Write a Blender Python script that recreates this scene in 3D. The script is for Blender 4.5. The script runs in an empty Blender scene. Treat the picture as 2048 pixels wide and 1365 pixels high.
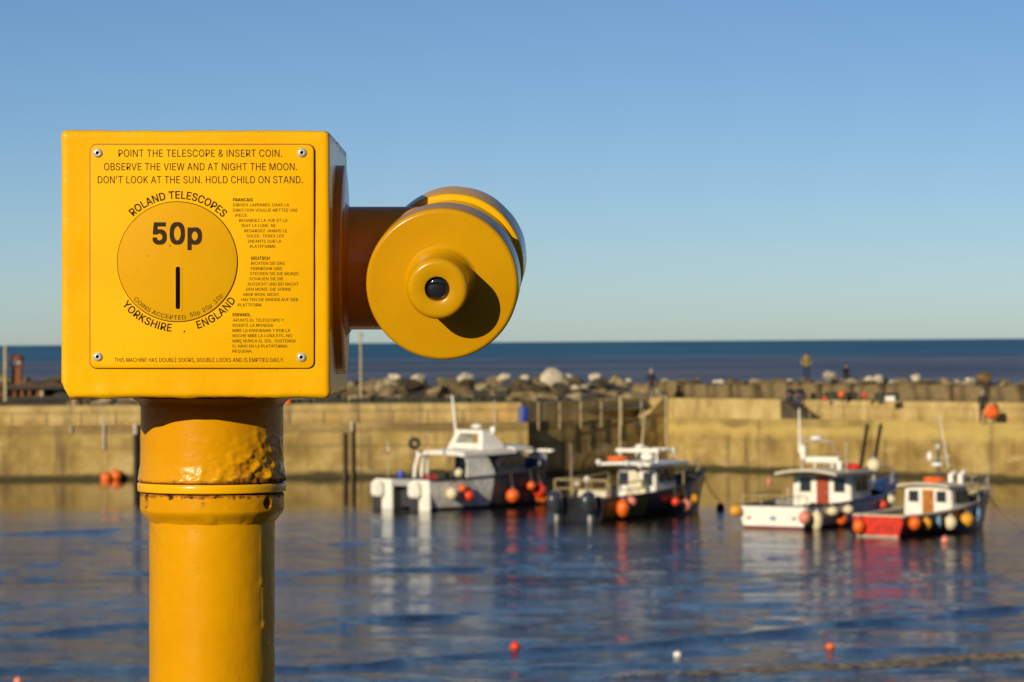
import bpy, bmesh, math, random
import numpy as np
from mathutils import Vector, Matrix, Euler, noise

# ------------------------------------------------------------------ camera, sky, sun, exposure
scn = bpy.context.scene
COL = scn.collection
H = 7.6                       # eye height above the water
F = 6600.0                    # focal length in pixels of the 2048 px wide photograph
ROLL = 0.0069                 # the photograph leans by 0.4 degrees
CY = 683.5
RY = Matrix.Rotation(ROLL, 3, 'Y')
cam = bpy.data.cameras.new("camera")
cam_o = bpy.data.objects.new("camera", cam)
COL.objects.link(cam_o)
cam.sensor_width = 36.0
cam.lens = 36.0 * F / 2048.0
cam.shift_y = 0.0005
cam.clip_start = 0.1
cam.clip_end = 60000
cam.dof.use_dof = True
cam.dof.focus_distance = 3.2
cam.dof.aperture_fstop = 25.0
cam_o.matrix_world = Matrix.Translation((0, 0, H)) @ RY.to_4x4() @ Matrix.Rotation(math.pi / 2, 4, 'X')
scn.camera = cam_o

SUN = Vector((0.483, 0.823, -0.298)).normalized()      # the way the light travels
elev = math.asin(-SUN.z)
world = bpy.data.worlds.new("World")
scn.world = world
world.use_nodes = True
wn = world.node_tree
bg = wn.nodes['Background']
sky = wn.nodes.new('ShaderNodeTexSky')
sky.sky_type = 'NISHITA'
sky.sun_disc = False
sky.sun_elevation = elev
sky.sun_rotation = math.atan2(-SUN.x, -SUN.y)
sky.altitude = 0
sky.air_density = 0.7
sky.dust_density = 0.26
sky.ozone_density = 3.0
bg.inputs['Strength'].default_value = 0.083
# the gradient near the horizon is a little steeper than the model's and a shade deeper
tcw = wn.nodes.new('ShaderNodeTexCoord'); mpw = wn.nodes.new('ShaderNodeMapping'); nmw = wn.nodes.new('ShaderNodeVectorMath')
mpw.inputs['Scale'].default_value = (1, 1, 1.3); nmw.operation = 'NORMALIZE'
wn.links.new(tcw.outputs['Generated'], mpw.inputs['Vector']); wn.links.new(mpw.outputs['Vector'], nmw.inputs[0])
wn.links.new(nmw.outputs[0], sky.inputs['Vector'])
hsw = wn.nodes.new('ShaderNodeHueSaturation'); hsw.inputs['Saturation'].default_value = 1.06
mxw = wn.nodes.new('ShaderNodeMix'); mxw.data_type = 'RGBA'; mxw.blend_type = 'MULTIPLY'; mxw.inputs[0].default_value = 1
mxw.inputs[7].default_value = (0.95, 0.98, 1.03, 1)
wn.links.new(sky.outputs[0], hsw.inputs['Color']); wn.links.new(hsw.outputs[0], mxw.inputs[6])
wn.links.new(mxw.outputs[2], bg.inputs['Color'])

sl = bpy.data.lights.new("sun", 'SUN')
sl.energy = 4.45
sl.angle = math.radians(0.5)
sl.color = (1.0, 0.88, 0.66)
so = bpy.data.objects.new("sun", sl)
COL.objects.link(so)
so.rotation_euler = SUN.to_track_quat('-Z', 'Y').to_euler()
so.location = (-20, -30, 40)

scn.view_settings.view_transform = 'Standard'
scn.view_settings.look = 'None'
scn.view_settings.exposure = 0.0
scn.view_settings.gamma = 1.0
scn.cycles.max_bounces = 6
scn.cycles.caustics_reflective = False
scn.cycles.caustics_refractive = False

rnd = random.Random(7)

def P(px, py, d):
    """point at distance d along the view axis that shows at (px, py) of the photograph"""
    v = Vector(((px - 1024) / F * d, d, -(py - CY) / F * d))
    v = RY @ v
    return Vector((v.x, v.y, v.z + H))
def W(px, py, z=0.0):
    """point at height z that shows at (px, py)"""
    a = P(px, py, 1.0) - Vector((0, 0, H))
    t = (z - H) / a.z
    return Vector((a.x * t, a.y * t, z))
def proj(p):
    v = RY.inverted() @ (Vector(p) - Vector((0, 0, H)))
    return (1024 + v.x / v.y * F, CY - v.z / v.y * F)

# ------------------------------------------------------------------ materials
def mat(name, col, rough=0.6, metal=0.0, coat=0.0, var=0.0, vscale=6.0, bump=0.0, bscale=40.0, ior=None, coatr=0.05, bdist=0.01):
    m = bpy.data.materials.new(name)
    m.use_nodes = True
    nt = m.node_tree
    b = nt.nodes['Principled BSDF']
    b.inputs['Base Color'].default_value = (*col, 1)
    b.inputs['Roughness'].default_value = rough
    b.inputs['Metallic'].default_value = metal
    b.inputs['Coat Weight'].default_value = coat
    b.inputs['Coat Roughness'].default_value = coatr
    if ior: b.inputs['IOR'].default_value = ior
    tc = nt.nodes.new('ShaderNodeTexCoord')
    if var > 0:
        n = nt.nodes.new('ShaderNodeTexNoise')
        n.inputs['Scale'].default_value = vscale
        n.inputs['Detail'].default_value = 5
        nt.links.new(tc.outputs['Object'], n.inputs['Vector'])
        r = nt.nodes.new('ShaderNodeValToRGB')
        r.color_ramp.elements[0].position = 0.3
        r.color_ramp.elements[1].position = 0.7
        r.color_ramp.elements[0].color = (*[c * (1 - var) for c in col], 1)
        r.color_ramp.elements[1].color = (*[min(1, c * (1 + var * 0.6)) for c in col], 1)
        nt.links.new(n.outputs['Fac'], r.inputs['Fac'])
        nt.links.new(r.outputs['Color'], b.inputs['Base Color'])
    if bump > 0:
        n2 = nt.nodes.new('ShaderNodeTexNoise')
        n2.inputs['Scale'].default_value = bscale
        n2.inputs['Detail'].default_value = 3
        nt.links.new(tc.outputs['Object'], n2.inputs['Vector'])
        bp = nt.nodes.new('ShaderNodeBump')
        bp.inputs['Strength'].default_value = bump
        bp.inputs['Distance'].default_value = bdist
        nt.links.new(n2.outputs['Fac'], bp.inputs['Height'])
        nt.links.new(bp.outputs['Normal'], b.inputs['Normal'])
        if coat > 0: nt.links.new(bp.outputs['Normal'], b.inputs['Coat Normal'])
    return m

def paint(name, col, rust=False, bump=0.35, rough=0.24, coat=0.0, spec=0.28):
    """thick glossy enamel brushed over old metal; 'rust' reads a wear attribute"""
    m = mat(name, col, rough=rough, coat=coat, coatr=0.06)
    nt = m.node_tree
    b = nt.nodes['Principled BSDF']
    b.inputs['Specular IOR Level'].default_value = spec
    tc = nt.nodes.new('ShaderNodeTexCoord')
    def nz(scale, det, stretch=None):
        n = nt.nodes.new('ShaderNodeTexNoise')
        n.inputs['Scale'].default_value = scale
        n.inputs['Detail'].default_value = det
        if stretch:
            mp = nt.nodes.new('ShaderNodeMapping')
            mp.inputs['Scale'].default_value = stretch
            nt.links.new(tc.outputs['Object'], mp.inputs['Vector'])
            nt.links.new(mp.outputs['Vector'], n.inputs['Vector'])
        else:
            nt.links.new(tc.outputs['Object'], n.inputs['Vector'])
        return n
    n1 = nz(260, 3); n2 = nz(36, 2); n3 = nz(60, 2, (1, 1, 0.18))
    a1 = nt.nodes.new('ShaderNodeMath'); a1.operation = 'MULTIPLY_ADD'
    a1.inputs[1].default_value = 0.22
    nt.links.new(n1.outputs['Fac'], a1.inputs[0]); nt.links.new(n2.outputs['Fac'], a1.inputs[2])
    a2 = nt.nodes.new('ShaderNodeMath'); a2.operation = 'MULTIPLY_ADD'
    a2.inputs[1].default_value = 0.35
    nt.links.new(n3.outputs['Fac'], a2.inputs[0]); nt.links.new(a1.outputs[0], a2.inputs[2])
    bp = nt.nodes.new('ShaderNodeBump')
    bp.inputs['Strength'].default_value = bump
    bp.inputs['Distance'].default_value = 0.0016
    nt.links.new(a2.outputs[0], bp.inputs['Height'])
    nt.links.new(bp.outputs['Normal'], b.inputs['Normal'])
    nt.links.new(bp.outputs['Normal'], b.inputs['Coat Normal'])
    # slight unevenness of the enamel, and tiny chips
    v = nz(9, 4)
    r = nt.nodes.new('ShaderNodeValToRGB')
    r.color_ramp.elements[0].position = 0.35; r.color_ramp.elements[1].position = 0.65
    r.color_ramp.elements[0].color = (col[0] * 0.93, col[1] * 0.88, col[2], 1)
    r.color_ramp.elements[1].color = (*col, 1)
    nt.links.new(v.outputs['Fac'], r.inputs['Fac'])
    last = r.outputs['Color']
    # pinhead chips and salt specks in the enamel
    ch = nz(300, 2); cf = nz(14, 3)
    cm = nt.nodes.new('ShaderNodeMath'); cm.operation = 'MULTIPLY_ADD'; cm.inputs[1].default_value = 0.35
    nt.links.new(cf.outputs['Fac'], cm.inputs[0]); nt.links.new(ch.outputs['Fac'], cm.inputs[2])
    cr = nt.nodes.new('ShaderNodeMapRange'); cr.inputs['From Min'].default_value = 0.915; cr.inputs['From Max'].default_value = 0.95; cr.inputs['To Max'].default_value = 0.7
    nt.links.new(cm.outputs[0], cr.inputs['Value'])
    cx = nt.nodes.new('ShaderNodeMix'); cx.data_type = 'RGBA'
    nt.links.new(cr.outputs['Result'], cx.inputs[0]); nt.links.new(last, cx.inputs[6]); cx.inputs[7].default_value = (col[0] * 0.35, col[1] * 0.22, 0.004, 1)
    last = cx.outputs[2]
    if rust:
        at = nt.nodes.new('ShaderNodeAttribute'); at.attribute_name = 'rust'
        rn = nz(170, 6)
        rc = nt.nodes.new('ShaderNodeValToRGB')
        rc.color_ramp.elements[0].position = 0.35; rc.color_ramp.elements[1].position = 0.68
        rc.color_ramp.elements[0].color = (0.035, 0.012, 0.006, 1)
        rc.color_ramp.elements[1].color = (0.50, 0.17, 0.010, 1)
        nt.links.new(rn.outputs['Fac'], rc.inputs['Fac'])
        ad = nt.nodes.new('ShaderNodeMath'); ad.operation = 'ADD'
        nt.links.new(at.outputs['Fac'], ad.inputs[0])
        sc = nt.nodes.new('ShaderNodeMath'); sc.operation = 'MULTIPLY'; sc.inputs[1].default_value = 0.9
        rn2 = nz(120, 5); nt.links.new(rn2.outputs['Fac'], sc.inputs[0])
        nt.links.new(sc.outputs[0], ad.inputs[1])
        mr = nt.nodes.new('ShaderNodeMapRange')
        mr.inputs['From Min'].default_value = 0.82; mr.inputs['From Max'].default_value = 1.15
        nt.links.new(ad.outputs[0], mr.inputs['Value'])
        mx = nt.nodes.new('ShaderNodeMix'); mx.data_type = 'RGBA'
        nt.links.new(mr.outputs['Result'], mx.inputs[0])
        nt.links.new(last, mx.inputs[6]); nt.links.new(rc.outputs['Color'], mx.inputs[7])
        last = mx.outputs[2]
        rr = nt.nodes.new('ShaderNodeMapRange')
        rr.inputs['To Min'].default_value = rough; rr.inputs['To Max'].default_value = 0.8
        nt.links.new(mr.outputs['Result'], rr.inputs['Value'])
        nt.links.new(rr.outputs['Result'], b.inputs['Roughness'])
        rw = nt.nodes.new('ShaderNodeMapRange')
        rw.inputs['To Min'].default_value = coat; rw.inputs['To Max'].default_value = 0.0
        nt.links.new(mr.outputs['Result'], rw.inputs['Value'])
        nt.links.new(rw.outputs['Result'], b.inputs['Coat Weight'])
    nt.links.new(last, b.inputs['Base Color'])
    return m

YEL = (0.90, 0.465, 0.001)
M = {}
M['yellow'] = paint('yellow_enamel', YEL, bump=0.30)
M['yellow_plate'] = paint('yellow_plate_enamel', (0.89, 0.465, 0.001), bump=0.12, rough=0.55, spec=0.06)
M['yellow_rust'] = paint('yellow_enamel_rusting', YEL, rust=True, bump=0.5)
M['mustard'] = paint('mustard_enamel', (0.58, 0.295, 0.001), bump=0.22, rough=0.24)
M['disc'] = paint('coin_disc_enamel', (0.74, 0.385, 0.002), bump=0.14, rough=0.55, spec=0.07)
M['amber'] = paint('bounce_tinted_enamel', (0.92, 0.36, 0.001), bump=0.3)  # amber tint lifted to carry light bounced onto the tube
M['amber_rust'] = paint('amber_enamel_rusting', (0.80, 0.30, 0.001), rust=True, bump=0.4)
M['post_paint'] = paint('post_enamel_rusting', (0.70, 0.325, 0.001), rust=True, bump=0.5, rough=0.27, spec=0.16)
M['ink'] = mat('worn_ink', (0.040, 0.019, 0.006), 0.7)
M['ink'].node_tree.nodes['Principled BSDF'].inputs['Specular IOR Level'].default_value = 0.15
M['cowl'] = mat('grey_engine_cowl', (0.045, 0.05, 0.06), 0.25, coat=1.0, var=0.2, vscale=4)
M['olive'] = mat('olive_glancing_sun', (0.17, 0.115, 0.02), 0.5, var=0.3, vscale=3)
M['palehull'] = mat('pale_grey_hull', (0.86, 0.81, 0.72), 0.45, var=0.3, vscale=2.5)
M['dark_gap'] = mat('dark_recess', (0.006, 0.004, 0.003), 0.9)
M['dark_gap'].node_tree.nodes['Principled BSDF'].inputs['Specular IOR Level'].default_value = 0.05
M['groove'] = mat('groove_shadowed_enamel', (0.30, 0.11, 0.002), 0.6)
M['steel'] = mat('rivet_steel', (0.66, 0.64, 0.60), 0.3, metal=0.35, var=0.25, vscale=300)
M['lens'] = mat('lens_glass', (0.01, 0.01, 0.014), 0.04, coat=1.0, ior=1.6)
M['white'] = mat('white_paint', (0.86, 0.82, 0.72), 0.4, coat=0.2, var=0.12, vscale=2.5)
M['cream'] = mat('cream_paint', (0.66, 0.58, 0.42), 0.5, var=0.15, vscale=3)
M['grey'] = mat('grey_paint', (0.38, 0.36, 0.33), 0.5, var=0.2, vscale=2)
M['dgrey'] = mat('dark_grey', (0.05, 0.05, 0.055), 0.5, var=0.3, vscale=4)
M['black'] = mat('black_rubber', (0.012, 0.012, 0.014), 0.6)
M['glass'] = mat('window_glass', (0.02, 0.025, 0.03), 0.06, coat=0.6)
M['navy'] = mat('navy_paint', (0.02, 0.05, 0.19), 0.35, coat=0.4, var=0.3, vscale=3)
M['blackhull'] = mat('black_hull_paint', (0.012, 0.011, 0.013), 0.35, coat=0.3, var=0.4, vscale=3)
M['red'] = mat('red_paint', (0.62, 0.035, 0.012), 0.45, coat=0.2, var=0.45, vscale=4)
M['boot'] = mat('red_antifouling', (0.16, 0.02, 0.012), 0.7, var=0.4, vscale=4)
M['reddoor'] = mat('red_brown_door', (0.33, 0.045, 0.012), 0.45)
M['wood'] = mat('orange_varnished_wood', (0.46, 0.17, 0.025), 0.45, var=0.3, vscale=6)
M['deck'] = mat('worn_deck', (0.16, 0.13, 0.09), 0.8, var=0.4, vscale=5)
M['orange'] = mat('orange_buoy_plastic', (0.95, 0.15, 0.008), 0.45, coat=0.1, var=0.35, vscale=5)
M['redbuoy'] = mat('red_buoy_plastic', (0.88, 0.055, 0.010), 0.45, coat=0.1, var=0.35, vscale=5)
M['pink'] = mat('faded_pink_buoy', (0.80, 0.26, 0.18), 0.5, coat=0.1, var=0.2, vscale=6)
M['yellowbuoy'] = mat('yellow_buoy_plastic', (0.80, 0.36, 0.02), 0.5, var=0.3, vscale=5)
M['creambuoy'] = mat('cream_buoy_plastic', (0.80, 0.68, 0.42), 0.5, coat=0.1, var=0.15, vscale=5)
M['bluefender'] = mat('pale_blue_fender', (0.12, 0.24, 0.36), 0.5)
M['blue'] = mat('blue_plastic', (0.012, 0.06, 0.42), 0.4, coat=0.2)
M['rope'] = mat('rope', (0.16, 0.12, 0.07), 0.9)
M['green'] = mat('green_netting', (0.040, 0.042, 0.022), 0.9, var=0.6, vscale=8)
M['rail'] = mat('weathered_rail_paint', (0.46, 0.36, 0.18), 0.6, var=0.3, vscale=3)
M['timber'] = mat('dark_wet_timber', (0.028, 0.022, 0.014), 0.7, var=0.4, vscale=5)
M['brownpile'] = mat('brown_weathered_timber', (0.13, 0.09, 0.035), 0.85, var=0.4, vscale=4)
M['rusty'] = mat('rusty_steel', (0.20, 0.062, 0.018), 0.8, var=0.5, vscale=4)
M['palegal'] = mat('pale_galvanised', (0.5, 0.44, 0.34), 0.5, metal=0.2, var=0.2, vscale=4)
M['skin'] = mat('skin', (0.50, 0.24, 0.14), 0.55)
M['hair'] = mat('dark_hair', (0.03, 0.018, 0.01), 0.7)
M['fairhair'] = mat('grey_hair', (0.32, 0.28, 0.24), 0.7)
M['jacket'] = mat('black_jacket', (0.012, 0.012, 0.018), 0.8)
M['jeans'] = mat('blue_jeans', (0.035, 0.06, 0.14), 0.85)
M['hivis'] = mat('yellow_top', (0.24, 0.18, 0.015), 0.8)
M['navycloth'] = mat('navy_trousers', (0.012, 0.016, 0.035), 0.85)
M['shoe'] = mat('dark_shoes', (0.015, 0.012, 0.01), 0.7)
M['redcloth'] = mat('red_cloth', (0.35, 0.03, 0.02), 0.8)
M['flagpurple'] = mat('faded_purple_cloth', (0.12, 0.07, 0.16), 0.8)

# ------------------------------------------------------------------ mesh builder
class MB:
    def __init__(s):
        s.v = []; s.f = []; s.m = []
    def add(s, vs, fs, mi=0):
        o = len(s.v)
        s.v += [tuple(v) for v in vs]
        s.f += [tuple(i + o for i in f) for f in fs]
        s.m += [mi] * len(fs)
        return s
    def box(s, c, size, mi=0, R=None, taper=1.0):
        hx, hy, hz = (q / 2 for q in size)
        vs = []
        for z in (-1, 1):
            k = 1.0 if z < 0 else taper
            for x, y in ((-1, -1), (1, -1), (1, 1), (-1, 1)):
                v = Vector((x * hx * k, y * hy * k, z * hz))
                if R: v = R @ v
                vs.append(v + Vector(c))
        return s.add(vs, [(3, 2, 1, 0), (4, 5, 6, 7), (0, 1, 5, 4), (1, 2, 6, 5), (2, 3, 7, 6), (3, 0, 4, 7)], mi)
    def hexa(s, b, t, mi=0):
        """4 bottom points and 4 top points, both counter-clockwise from above"""
        return s.add(list(b) + list(t), [(3, 2, 1, 0), (4, 5, 6, 7), (0, 1, 5, 4), (1, 2, 6, 5), (2, 3, 7, 6), (3, 0, 4, 7)], mi)
    def tube(s, pts, r, n=8, mi=0, cap=True):
        pts = [Vector(p) for p in pts]
        rs = r if isinstance(r, (list, tuple)) else [r] * len(pts)
        rings = []
        up = None
        for i, p in enumerate(pts):
            d = (pts[min(i + 1, len(pts) - 1)] - pts[max(i - 1, 0)]).normalized()
            if up is None:
                up = d.orthogonal().normalized()
            else:
                up = (up - d * up.dot(d))
                up = up.normalized() if up.length > 1e-6 else d.orthogonal().normalized()
            side = d.cross(up)
            rings.append([p + (up * math.cos(a) + side * math.sin(a)) * rs[i] for a in (2 * math.pi * k / n for k in range(n))])
        vs = [v for ring in rings for v in ring]
        fs = []
        for i in range(len(pts) - 1):
            for k in range(n):
                a = i * n + k; b = i * n + (k + 1) % n
                fs.append((a, b, b + n, a + n))
        if cap:
            fs.append(tuple(range(n - 1, -1, -1)))
            fs.append(tuple(range((len(pts) - 1) * n, len(pts) * n)))
        return s.add(vs, fs, mi)
    def lathe(s, prof, n=48, mi=0, mtx=None, closed=False):
        """prof: list of (radius, height[, material]) revolved about local z"""
        vs = []; 
        for q in prof:
            for k in range(n):
                a = 2 * math.pi * k / n
                v = Vector((q[0] * math.cos(a), q[0] * math.sin(a), q[1]))
                if mtx: v = mtx @ v
                vs.append(v)
        o = len(s.v)
        s.v += [tuple(v) for v in vs]
        for i in range(len(prof) - 1):
            mm = prof[i][2] if len(prof[i]) > 2 else mi
            for k in range(n):
                a = i * n + k; b = i * n + (k + 1) % n
                s.f.append((o + a, o + b, o + b + n, o + a + n)); s.m.append(mm)
        if not closed:
            if prof[0][0] > 1e-6:
                s.f.append(tuple(o + k for k in range(n - 1, -1, -1))); s.m.append(prof[0][2] if len(prof[0]) > 2 else mi)
            if prof[-1][0] > 1e-6:
                q = (len(prof) - 1) * n
                s.f.append(tuple(o + q + k for k in range(n))); s.m.append(prof[-1][2] if len(prof[-1]) > 2 else mi)
        return s
    def ball(s, c, r, mi=0, n=16, sc=(1, 1, 1), mtx=None):
        prof = [(max(1e-4, math.sin(math.pi * i / (n // 2)) * r), -math.cos(math.pi * i / (n // 2)) * r) for i in range(n // 2 + 1)]
        T = Matrix.Translation(c) @ (mtx.to_4x4() if mtx else Matrix.Identity(4)) @ Matrix.Diagonal((*sc, 1))
        return s.lathe(prof, n, mi, T, closed=True)
    def build(s, name, mats, parent=None, smooth=True, angle=40, recentre=False):
        me = bpy.data.meshes.new(name)
        vs = s.v
        loc = Vector((0, 0, 0))
        if recentre:
            a = np.array(vs)
            loc = Vector(((a[:, 0].min() + a[:, 0].max()) / 2, (a[:, 1].min() + a[:, 1].max()) / 2, a[:, 2].min()))
            vs = [(v[0] - loc.x, v[1] - loc.y, v[2] - loc.z) for v in vs]
        me.from_pydata(vs, [], s.f)
        if not isinstance(mats, (list, tuple)): mats = [mats]
        for q in mats: me.materials.append(q)
        me.polygons.foreach_set('material_index', s.m)
        bm = bmesh.new(); bm.from_mesh(me)
        bmesh.ops.remove_doubles(bm, verts=bm.verts, dist=1e-6)
        bmesh.ops.recalc_face_normals(bm, faces=bm.faces)
        bm.to_mesh(me); bm.free()
        if smooth:
            me.shade_smooth()
            me.set_sharp_from_angle(angle=math.radians(angle))
        me.update()
        o = bpy.data.objects.new(name, me)
        o.location = loc
        COL.objects.link(o)
        if parent: o.parent = parent
        return o

def tag(o, label, cat, group=None, kind=None):
    if label: o['label'] = label
    if cat: o['category'] = cat
    if group: o['group'] = group
    if kind: o['kind'] = kind
    return o
def empty(name, loc=(0, 0, 0), rz=0.0):
    o = bpy.data.objects.new(name, None)
    o.empty_display_size = 0.2
    o.location = loc; o.rotation_euler = (0, 0, rz)
    COL.objects.link(o)
    return o
def copy_tree(o, parent=None):
    c = o.copy(); COL.objects.link(c)
    if parent: c.parent = parent
    for ch in [q for q in bpy.data.objects if q.parent == o]:
        copy_tree(ch, c)
    return c
def struct(o):
    o['kind'] = 'structure'
    return o
# ------------------------------------------------------------------ the coin telescope
BASE = Vector((-0.3027, 3.33, -1.55))
def T(px, py, d):
    return Vector(((px - 1024) / F * d, d, -(py - CY) / F * d)) - BASE
tel = empty('coin_telescope')
tel.location = RY @ BASE + Vector((0, 0, H))
tel.rotation_euler = (0, ROLL, 0)
tag(tel, 'yellow coin operated telescope with instruction plate on a thick yellow post', 'telescope')

def setattr_float(o, name, vals):
    at = o.data.attributes.new(name, 'FLOAT', 'POINT')
    at.data.foreach_set('value', np.asarray(vals, dtype=np.float32))

# --- coin box: a rounded welded steel case
Z0 = 3.19
A0 = T(122, 796, Z0); A1 = T(660, 261, Z0)
x0, x1, z0, z1 = A0.x, A1.x, A0.z, A1.z
yf = A0.y; yb = yf + 0.33
def rounded_box(lo, hi, r, n=46):
    e = [0, .0017, .0034, .0052, .009, .015, .025]
    def axis(a, b):
        L = b - a
        ts = [a + q for q in e] + [a + e[-1] + (L - 2 * e[-1]) * k / n for k in range(1, n)] + [b - q for q in reversed(e)]
        return ts
    ax = [axis(lo[i], hi[i]) for i in range(3)]
    mb = MB()
    for i in range(3):
        j, k = (i + 1) % 3, (i + 2) % 3
        for side in (0, 1):
            vs = []
            for u in ax[j]:
                for w in ax[k]:
                    p = [0, 0, 0]; p[i] = (lo, hi)[side][i]; p[j] = u; p[k] = w
                    vs.append(tuple(p))
            nj, nk = len(ax[j]), len(ax[k])
            fs = []
            for a in range(nj - 1):
                for b in range(nk - 1):
                    q = (a * nk + b, (a + 1) * nk + b, (a + 1) * nk + b + 1, a * nk + b + 1)
                    fs.append(q if side else q[::-1])
            mb.add(vs, fs)
    out = []
    for v in mb.v:
        v = Vector(v)
        c = Vector([min(max(v[i], lo[i] + r), hi[i] - r) for i in range(3)])
        d = v - c
        out.append(c + d.normalized() * r if d.length > 1e-9 else v)
    mb.v = out
    return mb
lo, hi = Vector((x0, yf, z0)), Vector((x1, yb, z1))
bx = rounded_box(lo, hi, 0.0052)
mid = (lo + hi) / 2
vv = []
for v in bx.v:
    n = Vector(((v.x - mid.x) / (x1 - x0), (v.y - mid.y) / (yb - yf), (v.z - mid.z) / (z1 - z0)))
    big = max(range(3), key=lambda i: abs(n[i]))
    d = Vector((0, 0, 0)); d[big] = 1 if n[big] > 0 else -1
    k = noise.noise(v * 30) * 0.0006 + noise.noise(v * 9) * 0.0008
    edge = max(0, 1 - (v.z - z0) / 0.03)
    k += edge * noise.noise(v * 60) * 0.0012
    w = v + d * k
    # dented lower left corner with a drip of paint hanging from it
    t = (z0 + 0.014) - v.z
    if t > 0: w.x = max(w.x, x0 + t * 0.62 + noise.noise(v * 200) * 0.0004)
    drip = math.exp(-((v.x - (x0 + 0.011)) / 0.006) ** 2) * math.exp(-((v.y - yf) / 0.02) ** 2) * max(0, 1 - (v.z - z0) / 0.006)
    w.z -= 0.0026 * drip
    vv.append(w)
bx.v = vv
case = bx.build('coin_box', M['yellow_rust'], tel, angle=180)
rv = []
for v in case.data.vertices:
    q = v.co
    a = max(0, 1 - abs(q.z - z0) / 0.004) * (0.32 + 0.25 * noise.noise(q * 45))
    if q.x < x0 + 0.02: a += 0.42 * max(0, 1 - (q.z - z0) / 0.006) * (1 if q.y < yf + .02 else 0.4)
    if q.x > x1 - 0.01:                   # wear on the weathered right side, along its back and top edges
        a = max(a, 0.33 * max(0, 1 - abs(q.y - yb) / 0.03) + 0.33 * max(0, 1 - abs(q.z - z1) / 0.02) + 0.16 + 0.12 * noise.noise(Vector((q.x, q.y * 90, q.z * 12))))
    rv.append(a)
setattr_float(case, 'rust', rv)

# --- helper: flat shape with rounded corners, bevelled front edge, facing the viewer (-y)
def slab(outline, yfront, yback, bev=0.0012):
    mb = MB()
    n = len(outline)
    c = (sum(p[0] for p in outline) / n, sum(p[1] for p in outline) / n)
    def ring(sh, y):
        r = []
        for p in outline:
            d = Vector((p[0] - c[0], p[1] - c[1])); L = d.length
            k = (L - sh) / L
            r.append((c[0] + d.x * k, y, c[1] + d.y * k))
        return r
    rings = [ring(0, yback), ring(0, yfront + bev), ring(bev * .3, yfront + bev * .3), ring(bev, yfront)]
    vs = [p for r in rings for p in r]
    fs = []
    for i in range(3):
        for k in range(n):
            a = i * n + k; b = i * n + (k + 1) % n
            fs.append((a, b, b + n, a + n))
    fs.append(tuple(3 * n + k for k in range(n)))
    mb.add(vs, fs)
    return mb
def rrect(xa, xb, za, zb, r, n=10):
    pts = []
    for cx, cz, a0 in ((xb - r, zb - r, 0), (xa + r, zb - r, 90), (xa + r, za + r, 180), (xb - r, za + r, 270)):
        for k in range(n + 1):
            a = math.radians(a0 + 90 * k / n)
            pts.append((cx + r * math.cos(a), cz + r * math.sin(a)))
    return pts
# dark amber backing paints the shade of a groove, then the plate
YP = yf - 0.0032
q0 = T(178.8, 738.2, Z0 - 0.001); q1 = T(629.8, 287.8, Z0 - 0.001)
lip = slab(rrect(q0.x, q1.x, q0.z, q1.z, 0.007), yf - 0.0009, yf + 0.004, 0.0002).build('plate_seat', M['groove'], tel, angle=30)
q0 = T(181, 736.5, Z0 - 0.003); q1 = T(627.5, 290, Z0 - 0.003)
plate = slab(rrect(q0.x, q1.x, q0.z, q1.z, 0.0062), YP, yf - 0.0009, 0.0009).build('instruction_plate', M['yellow_plate'], tel, angle=30)
DP = Z0 - 0.0032                    # distance of the plate's face
def tp(px, py, off=0.0):
    v = T(px, py, DP + off); return v
# rivets
for px, py in ((195.5, 306.5), (604, 306), (195.5, 714), (603, 715)):
    c = tp(px, py)
    Mx = Matrix.Translation(c) @ Matrix.Rotation(math.pi / 2, 4, 'X')
    mb = MB()
    mb.lathe([(0.0048, -0.0006, 0), (0.0046, 0.0006, 0), (0.0040, 0.0017, 0), (0.0030, 0.0024, 0), (0.0022, 0.0026, 0), (0.0017, 0.0025, 0), (0.0015, 0.0022, 1), (0.0013, 0.0006, 1), (0.0001, 0.0005, 1)], 24, mtx=Mx, closed=True)
    mb.build('rivet', [M['steel'], M['dark_gap']], plate)
# coin disc
cc = tp(354.8, 524)
RD = 119.5 / F * DP
circ = lambda r, n=96: [(cc.x + r * math.cos(2 * math.pi * k / n), cc.z + r * math.sin(2 * math.pi * k / n)) for k in range(n)]
gap = slab(circ(RD * 1.012), YP - 0.0002, YP + 0.0015, 0.0001).build('disc_gap', M['dark_gap'], plate, angle=30)
disc = slab(circ(RD), YP - 0.0019, YP - 0.0002, 0.0005).build('coin_disc', M['disc'], tel, angle=30)
YD = YP - 0.0019; DD = DP - 0.0019
def td(px, py): return T(px, py, DD)
# slot: raised lip with a black inlay painting the dark of the opening
s0 = td(349.5, 624); s1 = td(364.5, 531)
slab(rrect(s0.x, s1.x, s0.z, s1.z, (s1.x - s0.x) / 2 - 1e-5), YD - 0.0004, YD + 0.0005, 0.0004).build('slot_surround', M['disc'], disc, angle=30)
s0 = td(351.3, 619); s1 = td(360.2, 533.5)
slab(rrect(s0.x, s1.x, s0.z, s1.z, (s1.x - s0.x) / 2 - 1e-5), YD - 0.00055, YD + 0.0004, 0.00005).build('coin_slot', M['dark_gap'], disc, angle=30)

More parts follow.
